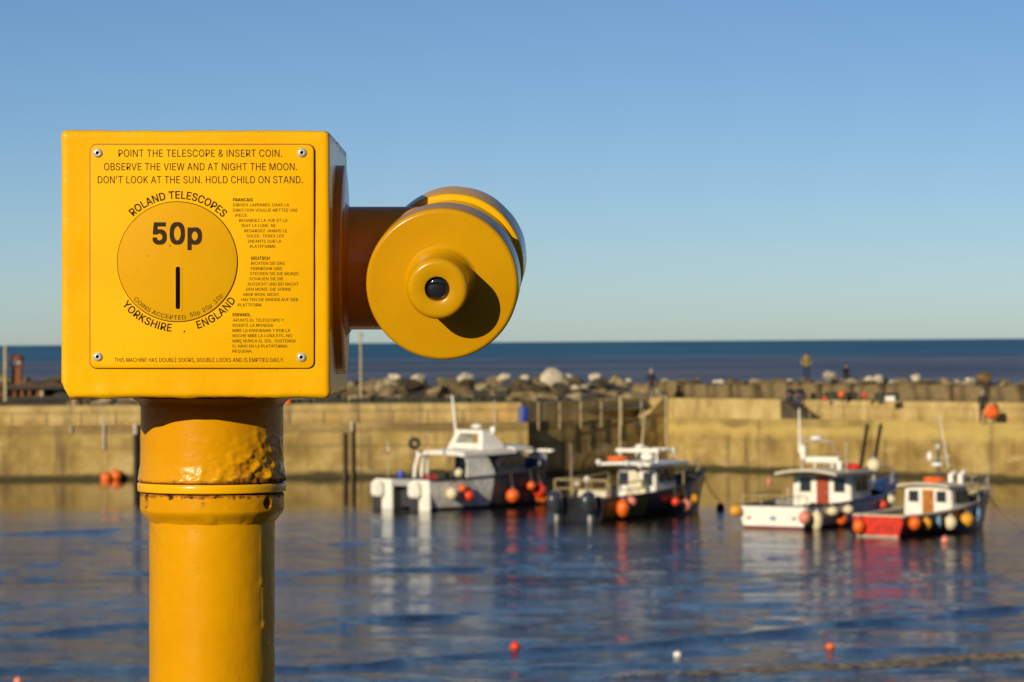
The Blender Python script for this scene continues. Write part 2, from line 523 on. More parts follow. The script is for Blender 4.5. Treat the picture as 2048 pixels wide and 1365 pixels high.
# --- lettering: outlines of the grotesque capitals used on the plate, 1000 units to the em: advance, closed outlines
GLYPHS = {"A":[480,[[16,0,201,509,276,509,463,0,395,0,287,302,264,372,232,478,245,478,213,371,191,302,85,0],[110,142,110,199,370,199,370,142]]],"B":[456,[[60,0,60,509,241,509,274,507,304,501,329,491,350,477,367,461,381,442,390,421,396,398,398,374,397,353,393,336,387,320,378,307,368,295,356,286,343,278,329,272,315,267,315,262,331,260,347,254,363,245,378,234,391,220,402,203,411,184,416,161,418,136,416,111,410,88,400,67,386,48,368,31,344,18,317,8,284,2,247,0],[125,57,245,57,281,60,309,67,330,80,344,96,353,115,355,137,354,153,350,169,342,184,333,197,320,209,306,218,289,225,269,229,248,231,125,231],[125,285,238,285,256,287,273,290,288,296,302,304,314,314,323,326,330,340,335,355,336,372,333,393,326,412,313,429,294,442,270,449,240,452,125,452]]],"C":[510,[[267,-7,225,-3,186,7,150,25,119,49,92,79,70,115,53,157,44,203,40,254,44,305,53,352,70,393,92,429,119,459,150,484,186,501,225,512,267,516,293,514,317,511,340,504,362,496,383,485,402,471,419,456,435,438,448,418,459,397,467,373,473,348,408,348,404,365,397,380,389,395,380,407,369,418,357,428,344,437,330,444,315,449,300,453,284,455,267,456,237,453,209,445,184,432,161,414,141,391,125,364,113,332,106,295,103,254,106,213,113,177,125,145,141,117,161,94,184,76,210,63,237,56,267,53,284,54,300,56,315,60,330,65,344,72,357,81,369,90,380,102,389,114,397,128,404,144,408,160,473,160,467,135,459,112,448,91,435,71,420,53,402,38,383,24,363,13,341,5,317,-2,293,-6]]],"D":[502,[[219,0,96,0,96,57,215,57,254,60,288,68,318,81,343,99,363,122,379,149,390,181,397,216,399,255,397,294,390,329,379,361,364,388,344,410,320,428,291,441,258,449,221,452,93,452,93,509,225,509,273,505,315,495,353,478,385,455,412,426,433,391,449,351,458,306,462,255,458,205,449,159,433,119,411,83,384,54,351,31,312,14,268,3],[125,509,125,0,60,0,60,509]]],"E":[419,[[60,0,60,509,372,509,372,452,125,452,125,286,355,286,355,229,125,229,125,57,375,57,375,0]]],"F":[410,[[60,0,60,509,369,509,369,452,125,452,125,278,346,278,346,221,125,221,125,0]]],"G":[520,[[269,-7,225,-3,185,7,149,25,118,49,91,79,69,116,53,157,43,203,40,254,43,305,53,352,69,393,91,429,117,459,149,484,184,501,223,512,265,516,291,514,316,510,340,504,363,494,384,483,403,469,421,453,436,436,449,416,460,395,468,373,474,349,408,349,402,365,395,379,387,393,378,406,368,417,356,427,344,436,330,443,315,448,300,453,283,455,265,456,236,453,209,445,183,432,160,414,141,392,125,364,113,332,106,295,103,254,106,213,113,177,125,145,141,117,161,95,184,76,210,63,238,56,269,53,296,55,322,61,345,71,365,85,382,102,396,123,407,147,413,173,415,202,434,199,283,199,283,256,478,256,478,200,475,160,466,124,451,91,431,62,406,38,377,19,344,5,308,-4]]],"H":[517,[[60,0,60,509,125,509,125,289,392,289,392,509,457,509,457,0,392,0,392,232,125,232,125,0]]],"I":[186,[[60,0,60,509,125,509,125,0]]],"J":[396,[[185,-7,143,-2,106,11,75,33,52,63,38,100,33,145,33,173,98,173,98,145,100,117,108,93,122,74,139,61,160,53,185,50,209,53,230,61,248,74,261,93,269,117,272,145,272,509,336,509,336,145,332,100,318,63,294,33,263,11,227,-2]]],"K":[467,[[104,145,104,216,139,261,174,303,212,344,364,509,448,509,231,276,228,276],[60,0,60,509,125,509,125,334,124,225,125,193,125,0],[372,0,188,259,228,309,449,0]]],"L":[393,[[60,0,60,509,125,509,125,57,361,57,361,0]]],"M":[628,[[60,0,60,509,152,509,277,187,287,159,299,123,311,84,322,49,307,49,318,83,330,121,342,158,352,187,476,509,568,509,568,0,504,0,504,291,504,327,505,369,506,413,507,457,513,457,498,409,482,363,467,322,456,291,342,0,286,0,170,291,159,321,145,361,129,408,112,457,119,457,120,416,121,372,122,328,122,291,122,0]]],"N":[523,[[60,0,60,509,136,509,343,183,363,151,388,107,414,55,405,54,401,108,399,157,399,195,399,509,463,509,463,0,387,0,202,290,177,331,148,381,108,452,119,454,122,384,124,328,125,291,125,0]]],"O":[533,[[267,-7,225,-3,186,7,150,25,119,49,92,79,70,115,53,157,44,203,40,254,44,305,53,352,70,393,92,429,119,459,150,484,186,501,225,512,267,516,309,512,348,501,384,484,415,459,442,429,464,393,480,352,490,305,493,254,490,203,480,157,464,115,442,79,415,49,384,25,348,7,309,-3],[267,53,296,55,324,63,349,76,372,94,392,116,408,144,420,176,428,213,430,254,428,295,420,332,408,365,392,392,372,415,349,433,324,446,296,453,267,456,237,453,210,445,184,433,161,415,142,392,125,364,113,332,106,295,103,254,106,213,113,176,125,144,142,117,161,94,184,76,210,63,237,55]]],"P":[445,[[60,0,60,509,235,509,272,506,305,499,332,487,356,471,375,452,390,430,400,404,407,377,409,348,407,318,400,291,390,265,375,243,356,223,332,207,305,195,272,188,235,186,109,186,109,242,233,242,257,244,279,248,297,256,312,266,324,279,333,294,339,310,343,328,344,348,343,367,339,385,333,402,324,416,312,428,297,439,279,446,257,451,232,452,125,452,125,0]]],"Q":[533,[[245,159,313,159,369,85,384,65,468,-48,401,-48,346,27,331,46],[267,-7,225,-3,186,7,150,25,119,49,92,79,70,115,53,157,44,203,40,254,44,305,53,352,70,393,92,429,119,459,150,484,186,501,225,512,267,516,309,512,348,501,384,484,415,459,442,429,464,393,480,352,490,305,493,254,490,203,480,157,464,115,442,79,415,49,384,25,348,7,309,-3],[267,53,296,55,324,63,349,76,372,94,392,116,408,144,420,176,428,213,430,254,428,295,420,332,408,365,392,392,372,415,349,433,324,446,296,453,267,456,237,453,210,445,184,433,161,415,142,392,125,364,113,332,106,295,103,254,106,213,113,176,125,144,142,117,161,94,184,76,210,63,237,55]]],"R":[449,[[60,0,60,509,236,509,273,506,305,500,333,489,356,473,376,455,390,433,401,408,407,381,409,352,407,323,401,296,390,271,376,250,356,232,333,217,305,206,273,200,236,198,96,198,96,255,234,255,258,256,280,260,298,267,313,276,325,287,334,300,340,316,344,333,345,352,344,371,340,389,334,405,325,419,313,430,298,440,279,446,258,451,233,452,125,452,125,0],[353,0,230,229,303,229,428,0]]],"S":[447,[[224,-9,188,-7,156,-1,128,9,102,23,81,40,64,60,51,83,42,109,38,137,104,137,108,118,114,102,123,88,136,76,150,66,166,59,185,53,204,50,224,49,246,50,267,54,286,60,303,69,317,79,329,92,338,106,344,122,346,139,344,154,340,168,332,179,322,189,310,197,296,205,245,222,184,239,145,253,112,269,86,289,67,313,56,341,52,372,54,400,62,425,75,448,92,468,113,484,138,498,165,508,195,514,227,516,259,514,289,508,316,498,340,484,360,468,377,449,390,427,398,403,401,378,337,378,332,402,320,421,302,437,280,449,254,456,225,459,204,457,185,454,167,448,152,440,139,430,129,418,121,405,117,391,115,376,117,359,122,345,131,334,142,324,155,315,169,308,212,293,264,279,312,264,328,256,344,248,359,238,372,226,384,213,395,198,402,180,407,161,408,139,406,112,399,87,386,64,370,43,349,25,323,11,294,0,261,-7]]],"T":[449,[[32,452,32,509,417,509,417,452,257,452,257,0,193,0,193,452]]],"U":[517,[[259,-8,220,-6,186,2,154,15,126,33,103,55,85,80,71,108,63,140,60,173,60,509,124,509,124,178,126,155,132,133,141,113,153,95,169,80,187,68,208,59,232,53,259,52,285,53,309,59,331,68,349,80,364,95,377,113,385,133,391,155,393,178,393,509,457,509,457,173,454,140,446,108,433,80,414,55,391,33,363,15,332,2,297,-6]]],"V":[480,[[204,0,16,509,84,509,192,206,215,137,248,31,235,31,267,138,290,206,395,509,463,509,278,0]]],"W":[686,[[155,0,16,509,82,509,163,196,175,145,187,94,197,40,189,40,200,94,211,145,224,196,306,509,380,509,462,196,474,145,486,94,497,40,488,40,499,94,510,145,523,196,603,509,670,509,530,0,455,0,368,323,351,391,336,475,350,475,335,395,318,323,230,0]]],"X":[474,[[18,0,217,284,217,236,29,509,104,509,178,400,204,361,223,329,243,292,232,292,252,329,272,361,298,400,374,509,446,509,259,239,259,287,456,0,382,0,292,129,268,165,250,195,230,231,244,231,225,196,206,166,182,129,91,0]]],"Y":[472,[[203,0,203,208,16,509,91,509,192,344,222,292,250,230,224,230,251,293,280,344,381,509,455,509,268,208,268,0]]],"Z":[438,[[42,0,42,46,273,385,306,431,341,476,348,454,285,452,223,452,40,452,40,509,397,509,397,462,169,129,134,81,97,33,90,54,152,57,214,57,399,57,399,0]]],"0":[453,[[227,-7,191,-3,158,7,130,24,105,48,85,77,69,113,57,155,50,202,48,254,50,306,57,353,69,395,85,431,106,461,130,484,159,502,191,512,227,516,262,512,295,502,323,484,348,461,368,431,384,395,396,353,403,306,405,254,403,202,396,155,384,113,368,77,348,48,323,24,295,7,263,-3],[227,50,250,52,271,60,290,74,306,92,320,116,330,144,338,176,342,213,344,254,342,295,338,332,330,365,320,393,306,416,290,435,271,449,250,457,227,460,203,457,182,449,163,435,147,416,134,393,123,365,115,332,111,295,109,254,111,213,115,176,123,144,134,116,147,92,163,74,182,60,203,52]]],"1":[453,[[76,0,76,55,391,55,391,0],[276,509,276,0,212,0,212,448,209,448,86,358,86,427,198,509]]],"2":[453,[[64,0,64,47,234,229,282,282,294,298,303,312,311,327,316,341,319,356,320,371,319,389,315,405,308,419,298,431,287,441,273,449,258,455,241,458,224,460,205,458,188,454,172,447,159,438,148,427,139,413,132,398,128,381,127,362,66,362,68,391,75,418,86,442,102,464,121,482,143,496,168,507,196,513,225,516,254,513,281,507,306,497,328,482,346,465,361,445,372,423,379,398,381,372,380,354,377,336,371,318,363,299,351,280,336,259,267,180,153,60,153,57,389,57,389,0]]],"5":[453,[[221,-7,192,-5,165,1,140,11,118,25,99,41,83,60,71,82,63,105,60,130,122,130,125,115,130,102,138,89,148,78,160,68,173,60,188,54,204,51,221,50,241,51,259,56,276,64,291,75,304,89,314,104,322,122,326,141,328,162,326,183,321,203,314,221,303,237,290,251,275,262,257,270,238,275,218,277,201,276,184,273,167,268,152,262,139,255,128,246,67,253,96,509,366,509,366,452,151,452,134,301,136,301,148,311,162,318,178,325,194,330,212,333,229,334,252,332,274,328,294,321,313,311,330,299,345,285,358,269,370,251,379,231,386,210,390,187,391,163,388,132,381,102,369,76,352,52,332,32,309,15,282,3,253,-4]]],"p":[424,[[53,-143,53,379,112,379,112,319,118,319,137,346,147,355,158,364,171,373,188,379,207,383,229,384,259,382,287,374,313,361,335,342,354,320,370,293,381,261,388,227,390,189,388,151,381,116,370,84,355,57,336,34,313,16,288,3,260,-6,229,-8,208,-7,189,-3,173,4,159,12,147,21,138,31,118,59,114,59,114,-143],[220,47,242,49,262,55,279,66,294,80,306,97,316,117,323,139,327,163,328,189,327,215,323,239,316,261,307,281,295,298,280,311,262,322,243,328,220,330,198,328,178,322,161,312,147,299,134,282,125,263,118,241,114,216,113,189,114,162,118,138,125,115,135,95,147,78,162,65,179,55,198,49]]],".":[188,[[95,-4,83,-3,73,1,63,9,55,18,51,29,50,41,51,53,55,64,63,73,73,81,83,85,95,87,107,85,118,81,128,73,135,64,140,53,141,41,140,29,135,18,128,9,118,1,107,-3]]],",":[188,[[38,-119,68,71,137,71,84,-119]]],"'":[206,[[78,318,70,509,136,509,128,318]]],"&":[448,[[197,-7,165,-5,136,1,110,12,88,26,69,42,54,62,43,84,36,108,34,133,36,154,40,173,47,189,58,205,70,220,85,235,140,279,216,335,237,352,255,375,259,384,261,394,262,405,260,420,255,434,245,445,233,454,219,459,201,461,189,460,178,457,168,453,159,447,151,440,145,431,141,421,138,411,137,399,138,386,141,375,145,363,169,327,204,284,438,0,364,0,171,231,121,293,108,310,96,327,87,344,81,361,77,379,75,398,77,420,82,440,91,458,102,474,117,488,134,499,154,507,176,512,200,513,224,512,246,507,266,499,283,488,297,475,308,459,317,442,322,424,324,404,323,389,320,375,315,362,309,349,301,336,291,325,256,293,154,217,135,202,121,188,110,174,103,161,98,146,97,131,98,115,102,101,109,87,118,76,130,66,143,57,158,51,175,48,193,46,213,48,232,52,251,59,269,69,286,81,301,95,315,112,327,131,336,151,343,174,348,198,349,224,408,224,406,194,403,167,397,144,389,124,380,107,371,92,345,62,333,47,315,30,294,17,271,7,246,-1,221,-5]]]," ":[188,[]]}
from mathutils.geometry import tessellate_polygon
def area2(p): return sum(p[i][0] * p[(i + 1) % len(p)][1] - p[(i + 1) % len(p)][0] * p[i][1] for i in range(len(p)))
def inside(q, p):
    c = False
    for i in range(len(p)):
        (ax, ay), (bx_, by_) = p[i], p[i - 1]
        if (ay > q[1]) != (by_ > q[1]) and q[0] < (bx_ - ax) * (q[1] - ay) / (by_ - ay) + ax: c = not c
    return c
def glyph(ch, cache={}):
    """triangles of one letter; every solid outline is filled with its own holes"""
    if ch in cache: return cache[ch]
    cont = [[(p[2 * i] / 1000, p[2 * i + 1] / 1000) for i in range(len(p) // 2)] for p in GLYPHS[ch][1]]
    big = max(cont, key=lambda p: abs(area2(p))) if cont else None
    sgn = 1 if big and area2(big) > 0 else -1
    solid = [p for p in cont if area2(p) * sgn > 0]; holes = [p for p in cont if area2(p) * sgn <= 0]
    vs, fs = [], []
    for k, p in enumerate(solid):
        polys = [p] + [h for h in holes if inside(h[0], p)]
        flat = [q for r_ in polys for q in r_]
        tr = tessellate_polygon([[Vector((x, y, 0)) for x, y in r_] for r_ in polys])
        o = len(vs)
        vs += [(x, y, k) for x, y in flat]; fs += [tuple(i + o for i in t) for t in tr]
    cache[ch] = (vs, fs)
    return cache[ch]
def text_mesh(txt, bold=0.0):
    co, faces = [], []
    x = 0.0
    # heavier strokes: the outline struck again a hair to each side
    strikes = ((0, 0),) if bold <= 0 else ((bold, bold), (-bold, bold), (bold, -bold), (-bold, -bold))
    for ch in txt:
        vs, fs = glyph(ch)
        for n, (dx, dy) in enumerate(strikes):
            o = len(co)
            co += [(x + v[0] + dx, v[1] + dy, v[2] + 2 * n) for v in vs]
            faces += [tuple(i + o for i in f) for f in fs]
        x += (GLYPHS[ch][0] + 14) / 1000
    return np.array(co), faces
_h, _f = text_mesh('H'); CAP = float(_h[:, 1].max())
INK_OFF = 0.00025
def add_line(mb, txt, xl, xr, base, cap, face, yface, bold=0.0):
    co, fs = text_mesh(txt, bold)
    wa, wb = co[:, 0].min(), co[:, 0].max()
    pts = []
    for v in co:
        px = xl + (v[0] - wa) / (wb - wa) * (xr - xl)
        py = base - v[1] / CAP * cap
        q = face(px, py)
        pts.append((q.x, yface - INK_OFF - v[2] * 2e-5, q.z))
    mb.add(pts, fs)
def add_arc(mb, txt, a0, a1, rbase, cap, face, yface, bold=0.0, inward=False, cxy=(354.8, 524)):
    """letters along an arc from angle a0 to a1 (degrees, counter-clockwise from +x); inward: tops point to the centre"""
    co, fs = text_mesh(txt, bold)
    wa, wb = co[:, 0].min(), co[:, 0].max()
    pts = []
    for v in co:
        t = (v[0] - wa) / (wb - wa)
        a = math.radians(a0 + (a1 - a0) * t)
        r = rbase + (-1 if inward else 1) * v[1] / CAP * cap
        q = face(cxy[0] + r * math.cos(a), cxy[1] - r * math.sin(a))
        pts.append((q.x, yface - INK_OFF - v[2] * 2e-5, q.z))
    mb.add(pts, fs)
mb = MB()
for t, xl, xr, b in (('POINT THE TELESCOPE & INSERT COIN.', 237, 564, 314), ('OBSERVE THE VIEW AND AT NIGHT THE MOON.', 208, 594, 341), ("DON'T LOOK AT THE SUN. HOLD CHILD ON STAND.", 195.5, 605.5, 367)):
    add_line(mb, t, xl, xr, b, 14.4, tp, YP, 0.0)
mb.build('lettering', M['ink'], plate, smooth=False)
mb = MB()
add_line(mb, 'THIS MACHINE HAS DOUBLE DOORS, DOUBLE LOCKS AND IS EMPTIED DAILY.', 229, 568, 724.5, 8.4, tp, YP, 0.0)
mb.build('lettering', M['ink'], plate, smooth=False)
fr = [('FRANCAIS', 1215, 1350, 556, 1), ('DIRIGEX LAPPAREIL DANS LA', 1215, 1598, 591, 0), ('DIRECTION VOULUE METTEZ UNE', 1215, 1655, 627, 0), ('PIECE.', 1232, 1318, 662, 0), ('REGARDEZ LA VUE ET LA', 1257, 1587, 697, 0), ('NUIT LA LUNE. NE', 1275, 1506, 732, 0), ('REGARDEZ JAMAIS LE', 1293, 1583, 768, 0), ('SOLEIL. TENEX LES', 1307, 1562, 803, 0), ('ENFANTS SUR LA', 1317, 1543, 839, 0), ('PLATEFORME.', 1330, 1512, 874, 0)]
de = [('DEUTSCH', 1339, 1464, -1, 1), ('RICHTEN SIE DAS', 1339, 1568, 34, 0), ('FERNROHR UND', 1336, 1550, 70, 0), ('STECKEN SIE DIE MUNZE.', 1331, 1669, 105, 0), ('SCHAUEN SIE DIE', 1326, 1558, 140, 0), ('AUSSICHT UND BEI NACHT', 1314, 1662, 176, 0), ('DEN MOND. DIE SONNE', 1304, 1610, 211, 0), ('ABER WOHL NICHT.', 1284, 1535, 247, 0), ('HALTEN SIE KINDER AUF DER', 1272, 1658, 282, 0), ('PLATTFORM.', 1249, 1415, 318, 0)]
es = [('ESPANOL', 1212, 1335, 385, 1), ('APUNTE EL TELESCOPIO Y', 1214, 1562, 422, 0), ('INSERTE LA MONEDA.', 1212, 1495, 457, 0), ('MIRE LA PANORAMA Y POR LA', 1212, 1604, 493, 0), ('NOCHE MIRE LA LUNA ETC. NO', 1212, 1616, 528, 0), ('MIRE NUNCA EL SOL. SOSTENGA', 1212, 1643, 564, 0), ('EL NINO EN LA PLATAFORMA', 1212, 1586, 599, 0), ('PEQUENA.', 1212, 1347, 634, 0)]
for blk, y0 in ((fr, 240), (de, 520), (es, 520)):
    mb = MB()
    for t, xl, xr, b, bold in blk:
        add_line(mb, t, 110 + xl / 3.413, 110 + xr / 3.413, y0 + b / 3.413, 6.0, tp, YP, 0.014 if bold else 0.0)
    mb.build('lettering', M['ink'], plate, smooth=False)
mb = MB()
add_arc(mb, 'ROLAND TELESCOPES', 134, 44.5, 126.5, 15.0, tp, YP, 0.011)
mb.build('lettering', M['ink'], plate, smooth=False); mb = MB()
add_arc(mb, 'YORKSHIRE', 217.5, 265, 140, 15.0, tp, YP, 0.011, inward=True)
mb.build('lettering', M['ink'], plate, smooth=False); mb = MB()
add_arc(mb, 'ENGLAND', 287, 326.5, 140, 15.0, tp, YP, 0.011, inward=True)
mb.build('lettering', M['ink'], plate, smooth=False); mb = MB()
add_arc(mb, '.', 275.0, 276.4, 141, 12, tp, YP, 0.02, inward=True)
mb.build('lettering', M['ink'], plate, smooth=False)
mb = MB()
add_arc(mb, 'COINS ACCEPTED', 220.5, 278.5, 115.5, 8.2, td, YD, 0.0, inward=True)
add_arc(mb, '50p', 283.3, 293.8, 113.5, 8.2, td, YD, 0.0, inward=True)
add_arc(mb, '20p', 297.2, 308.2, 113.5, 8.2, td, YD, 0.0, inward=True)
add_arc(mb, '10p', 312.6, 323.4, 113.5, 8.2, td, YD, 0.0, inward=True)
mb.build('lettering', M['ink'], disc, smooth=False); mb = MB()
add_line(mb, '50p', 305, 404, 487.4, 40.5, td, YD, 0.024)
mb.build('lettering', M['ink'], disc, smooth=False)

# --- pivot flange on the right side, its covered lock slot and the horizontal tube
def along(a, b):
    a, b = Vector(a), Vector(b)
    return Matrix.Translation(a) @ (b - a).to_track_quat('Z', 'Y').to_matrix().to_4x4()
fc = Vector((x1, yf + 0.150, T(0, 540, 3.34).z))
MX = along(fc, fc + Vector((1, 0, 0)))
mb = MB().lathe([(0.1055, -0.002), (0.1055, 0.0066), (0.1045, 0.0076), (0.070, 0.0078), (0.0672, 0.0086), (0.0655, 0.0102), (0.0630, 0.0125)], 96, mtx=MX)
fl = mb.build('pivot_flange', M['amber_rust'], tel, angle=50)
setattr_float(fl, 'rust', [0.12 + 0.28 * max(0, -(v.co.z - fc.z) / 0.11 - 0.55) + 0.1 * noise.noise(v.co * 40) for v in fl.data.vertices])
AX0 = T(884, 570, 3.225); AX1 = T(912, 513, 3.43)
axis = (AX1 - AX0).normalized()
tm = AX0 + axis * 0.118
tc_ = Vector((tm.x, fc.y, tm.z))
fc2 = Vector((x1 + 0.010, fc.y, tm.z))
mb = MB()
mb.lathe([(0.0622, 0.0), (0.0622, (tc_ - fc2).length - 0.02)], 72, mtx=along(fc2, tc_))
tube = mb.build('pivot_tube', M['amber'], tel, angle=50)

# --- the telescope body: eyepiece drum, neck, flanged drum behind
MA = along(AX0, AX1)
R = 0.0748
def arcprof(cx, cz, r, a0, a1, n=6):
    return [(cx + r * math.cos(math.radians(a0 + (a1 - a0) * k / n)), cz + r * math.sin(math.radians(a0 + (a1 - a0) * k / n))) for k in range(n + 1)]
prof = [(0.0001, 0.0)] + [(0.034, 0.0)] + arcprof(R - 0.0045, 0.0045, 0.0045, 270, 360, 8) + [(R, 0.030)] + arcprof(R - 0.005, 0.052, 0.005, 0, 90, 5) + [(0.0668, 0.0572), (0.0660, 0.060)]
mb = MB().lathe(prof, 128, mtx=MA)
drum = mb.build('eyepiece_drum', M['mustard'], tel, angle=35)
prof = [(0.0655, 0.058), (0.0650, 0.075), (0.0650, 0.118), (0.0672, 0.125), (0.0678, 0.131), (0.0668, 0.134), (0.0700, 0.1345)] + arcprof(R - 0.0012 - 0.004, 0.139, 0.004, 270, 360, 5) + [(0.0736, 0.170)] + arcprof(R - 0.0012 - 0.005, 0.203, 0.005, 0, 90, 6) + [(0.03, 0.208), (0.0001, 0.208)]
mb = MB().lathe(prof, 128, mtx=MA)
mb.v = [Vector(v) + Vector((noise.noise(Vector(v) * 50), noise.noise(Vector(v) * 50 + Vector((7, 0, 0))), noise.noise(Vector(v) * 50 + Vector((0, 9, 0))))) * 0.0006 for v in mb.v]
back = mb.build('objective_drum', M['yellow'], tel, angle=35)
# eyepiece boss with its dark glass
BL = 0.055
rb = 0.0297
prof = [(0.0390, -0.0008), (0.0360, 0.0002), (0.0338, 0.0013), (0.0322, 0.0030), (0.0313, 0.0055), (0.0308, 0.0085), (0.0302, 0.0095)]
prof = [(r_, -h_) for r_, h_ in prof] + [(rb, -0.0105), (rb, -BL + 0.006)] + [(rb - 0.006 + 0.006 * math.cos(math.radians(a)), -BL + 0.006 - 0.006 * math.sin(math.radians(a))) for a in (15, 30, 45, 60, 75, 90)] + [(0.0135, -BL), (0.0122, -BL + 0.0008), (0.0116, -BL + 0.003), (0.0114, -BL + 0.012), (0.0001, -BL + 0.0121)]
bc = AX0 + Vector((-0.0008, 0, 0.0035))
MBs = Matrix.Translation(bc) @ axis.to_track_quat('Z', 'Y').to_matrix().to_4x4()
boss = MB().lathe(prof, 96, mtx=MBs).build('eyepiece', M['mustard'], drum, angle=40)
g = [(0.01135, -BL + 0.0062)] + [(0.01135 * math.cos(math.radians(a)), -BL + 0.0062 - 0.0035 * math.sin(math.radians(a))) for a in range(10, 90, 10)] + [(0.0001, -BL + 0.0027)]
MB().lathe(g, 48, mtx=MBs, closed=True).build('lens', M['lens'], boss, angle=60)

# --- the post: swollen top collar, ring, lower collar, pipe
PC = 3.33
k_ = PC / F
def pz(py): return -(py - CY) * k_ - BASE.z
def lathe_dense(prof, n, fn):
    mb = MB().lathe(prof, n, closed=True)
    vs = []
    for v in mb.v:
        v = Vector(v)
        a = math.atan2(v.x, -v.y)            # 0 = towards the viewer, positive = right
        vs.append(fn(v, a))
    mb.v = vs
    return mb
def lin(a, b, n): return [a + (b - a) * i / n for i in range(n + 1)]
def interp(x, xs, ys): return float(np.interp(x, xs, ys))
rr = lambda px: px * k_
# top collar from the box down to the gap
prof = [(rr(interp(y, [796, 800, 806, 812, 900, 930, 948, 958, 962, 963.5], [160, 153, 146, 142.5, 142.3, 143.2, 145.5, 147, 146.5, 140])), pz(y)) for y in lin(796, 963.5, 84)]
def blister(v, a):
    # a = angle, h = height above the gap
    h = v.z - pz(963.5)
    m = max(0, 1 - h / 0.066) * math.exp(-((a - 0.95) / 0.55) ** 2)
    m += 0.30 * max(0, 1 - h / 0.022)
    m += 0.35 * max(0, 1 - h / 0.05) * math.exp(-((a - 0.25) / 0.45) ** 2)
    q = v * 1.0
    n1 = noise.noise(q * 110); n2 = noise.noise(q * 240 + Vector((3, 5, 7)))
    d = max(0, n1) * 0.0058 + n2 * 0.0016
    return min(m, 1.2), d
def f_top(v, a):
    m, d = blister(v, a)
    rad = Vector((v.x, v.y, 0))
    if rad.length < 1e-6: return v
    return v + rad.normalized() * (m * d + 0.0003 * noise.noise(v * 40))
mb = lathe_dense(prof, 220, f_top)
col1 = mb.build('post_collar', M['post_paint'], tel, angle=180)
vals = []
for v in col1.data.vertices:
    a = math.atan2(v.co.x, -v.co.y); h = v.co.z - pz(963.5)
    m, d = blister(v.co, a)
    r_ = 0.64 * max(0, 1 - h / 0.007) + 0.07
    r_ += 0.50 * max(0, 1 - h / 0.022) * math.exp(-((a - 0.6) / 0.35) ** 2)
    r_ += 0.30 * max(0, 1 - h / 0.03) * math.exp(-((a - 0.95) / 0.4) ** 2)
    r_ += 0.36 * math.exp(-((a - 0.52) / 0.15) ** 2 - ((h - 0.016) / 0.012) ** 2)
    vals.append(r_)
setattr_float(col1, 'rust', vals)
MB().lathe([(rr(140), pz(985.5)), (rr(140), pz(961))], 96).build('joint_gap', M['dark_gap'], tel)
prof = [(rr(138), pz(982.3)), (rr(146.5), pz(982.3)), (rr(148.3), pz(980.5)), (rr(148.7), pz(972)), (rr(148.3), pz(966.5)), (rr(146.8), pz(964.6)), (rr(138), pz(964.4))]
ring = lathe_dense(prof, 160, lambda v, a: v + Vector((v.x, v.y, 0)).normalized() * 0.0003 * noise.noise(v * 40)).build('joint_ring', M['yellow'], tel, angle=35)
# lower collar with flaking upper edge, two bolt holes and a cone down to the pipe
ys = [985.0, 985.8, 987, 990] + lin(992, 1018, 26) + [1020, 1022, 1025, 1030, 1035, 1039, 1042, 1044]
rs = [interp(y, [985, 986.5, 990, 1019, 1022, 1027, 1036, 1041, 1044], [140, 142.6, 143.2, 143.2, 142, 139, 130, 126.5, 124.5]) for y in ys]
prof = [(rr(r_), pz(y)) for r_, y in zip(rs, ys)]
HOLES = (-math.asin(124 / 143.2) , math.asin(117 / 143.2))
def f_low(v, a):
    rad = Vector((v.x, v.y, 0)).normalized()
    d = 0.0005 * noise.noise(v * 60) + 0.0009 * max(0, noise.noise(v * 70)) * (1 if a > .2 else .4)
    for ha in HOLES:
        e = math.sqrt(((a - ha) * rr(143)) ** 2 + ((v.z - pz(1003)) / 1.15) ** 2)
        d -= 0.004 * max(0, 1 - (e / 0.0052) ** 4) if e < 0.0052 else 0
    lumps = math.exp(-((v.z - pz(1036)) / 0.0035) ** 2) * max(0, noise.noise(Vector((a * 5, 1.3, 0)))) * 0.003
    return v + rad * (d + lumps)
mb = lathe_dense(prof, 360, f_low)
col2 = mb.build('lower_collar', M['post_paint'], tel, angle=180)
vals = []
for v in col2.data.vertices:
    a = math.atan2(v.co.x, -v.co.y); dpt = pz(985.5) - v.co.z
    edge = 0.0032 + 0.0035 * noise.noise(Vector((a * 9, 0, 2))) + 0.002 * noise.noise(Vector((a * 31, 4, 2)))
    r_ = 0.66 if dpt < edge else 0.02
    for ha in HOLES:
        e = math.sqrt(((a - ha) * rr(143)) ** 2 + ((v.co.z - pz(1003)) / 1.15) ** 2)
        if e < 0.0056: r_ = 0.7
    e = math.hypot((a + 0.03) * rr(143), v.co.z - pz(1003))
    if e < 0.0028: r_ = 0.6
    vals.append(r_)
setattr_float(col2, 'rust', vals)
# pipe to the ground with runs of paint
runs = [(1.03, 1245, 1170, .0012), (1.18, 1283, 1200, .001), (0.98, 1160, 1060, .0009), (1.3, 1190, 1070, .0008)]
ys = lin(1040, 1400, 180) + [1500, 1700, 2200, 3000, CY + (1.55 - 0.03) / k_, CY + 1.55 / k_]
prof = [(rr(125), pz(y)) for y in ys]
def f_pipe(v, a):
    rad = Vector((v.x, v.y, 0)).normalized()
    d = 0.0003 * noise.noise(v * 30) + 0.0002 * noise.noise(v * 90)
    for ra, yb_, yt_, amp in runs:
        if pz(yb_) - .004 < v.z < pz(yt_):
            head = math.exp(-((v.z - pz(yb_)) / 0.0035) ** 2)
            d += amp * math.exp(-((a - ra) / (0.022 + 0.014 * head)) ** 2) * (0.35 + 0.65 * head)
    return v + rad * d
pipe = lathe_dense(prof, 256, f_pipe).build('post', M['post_paint'], tel, angle=180)
vals = []
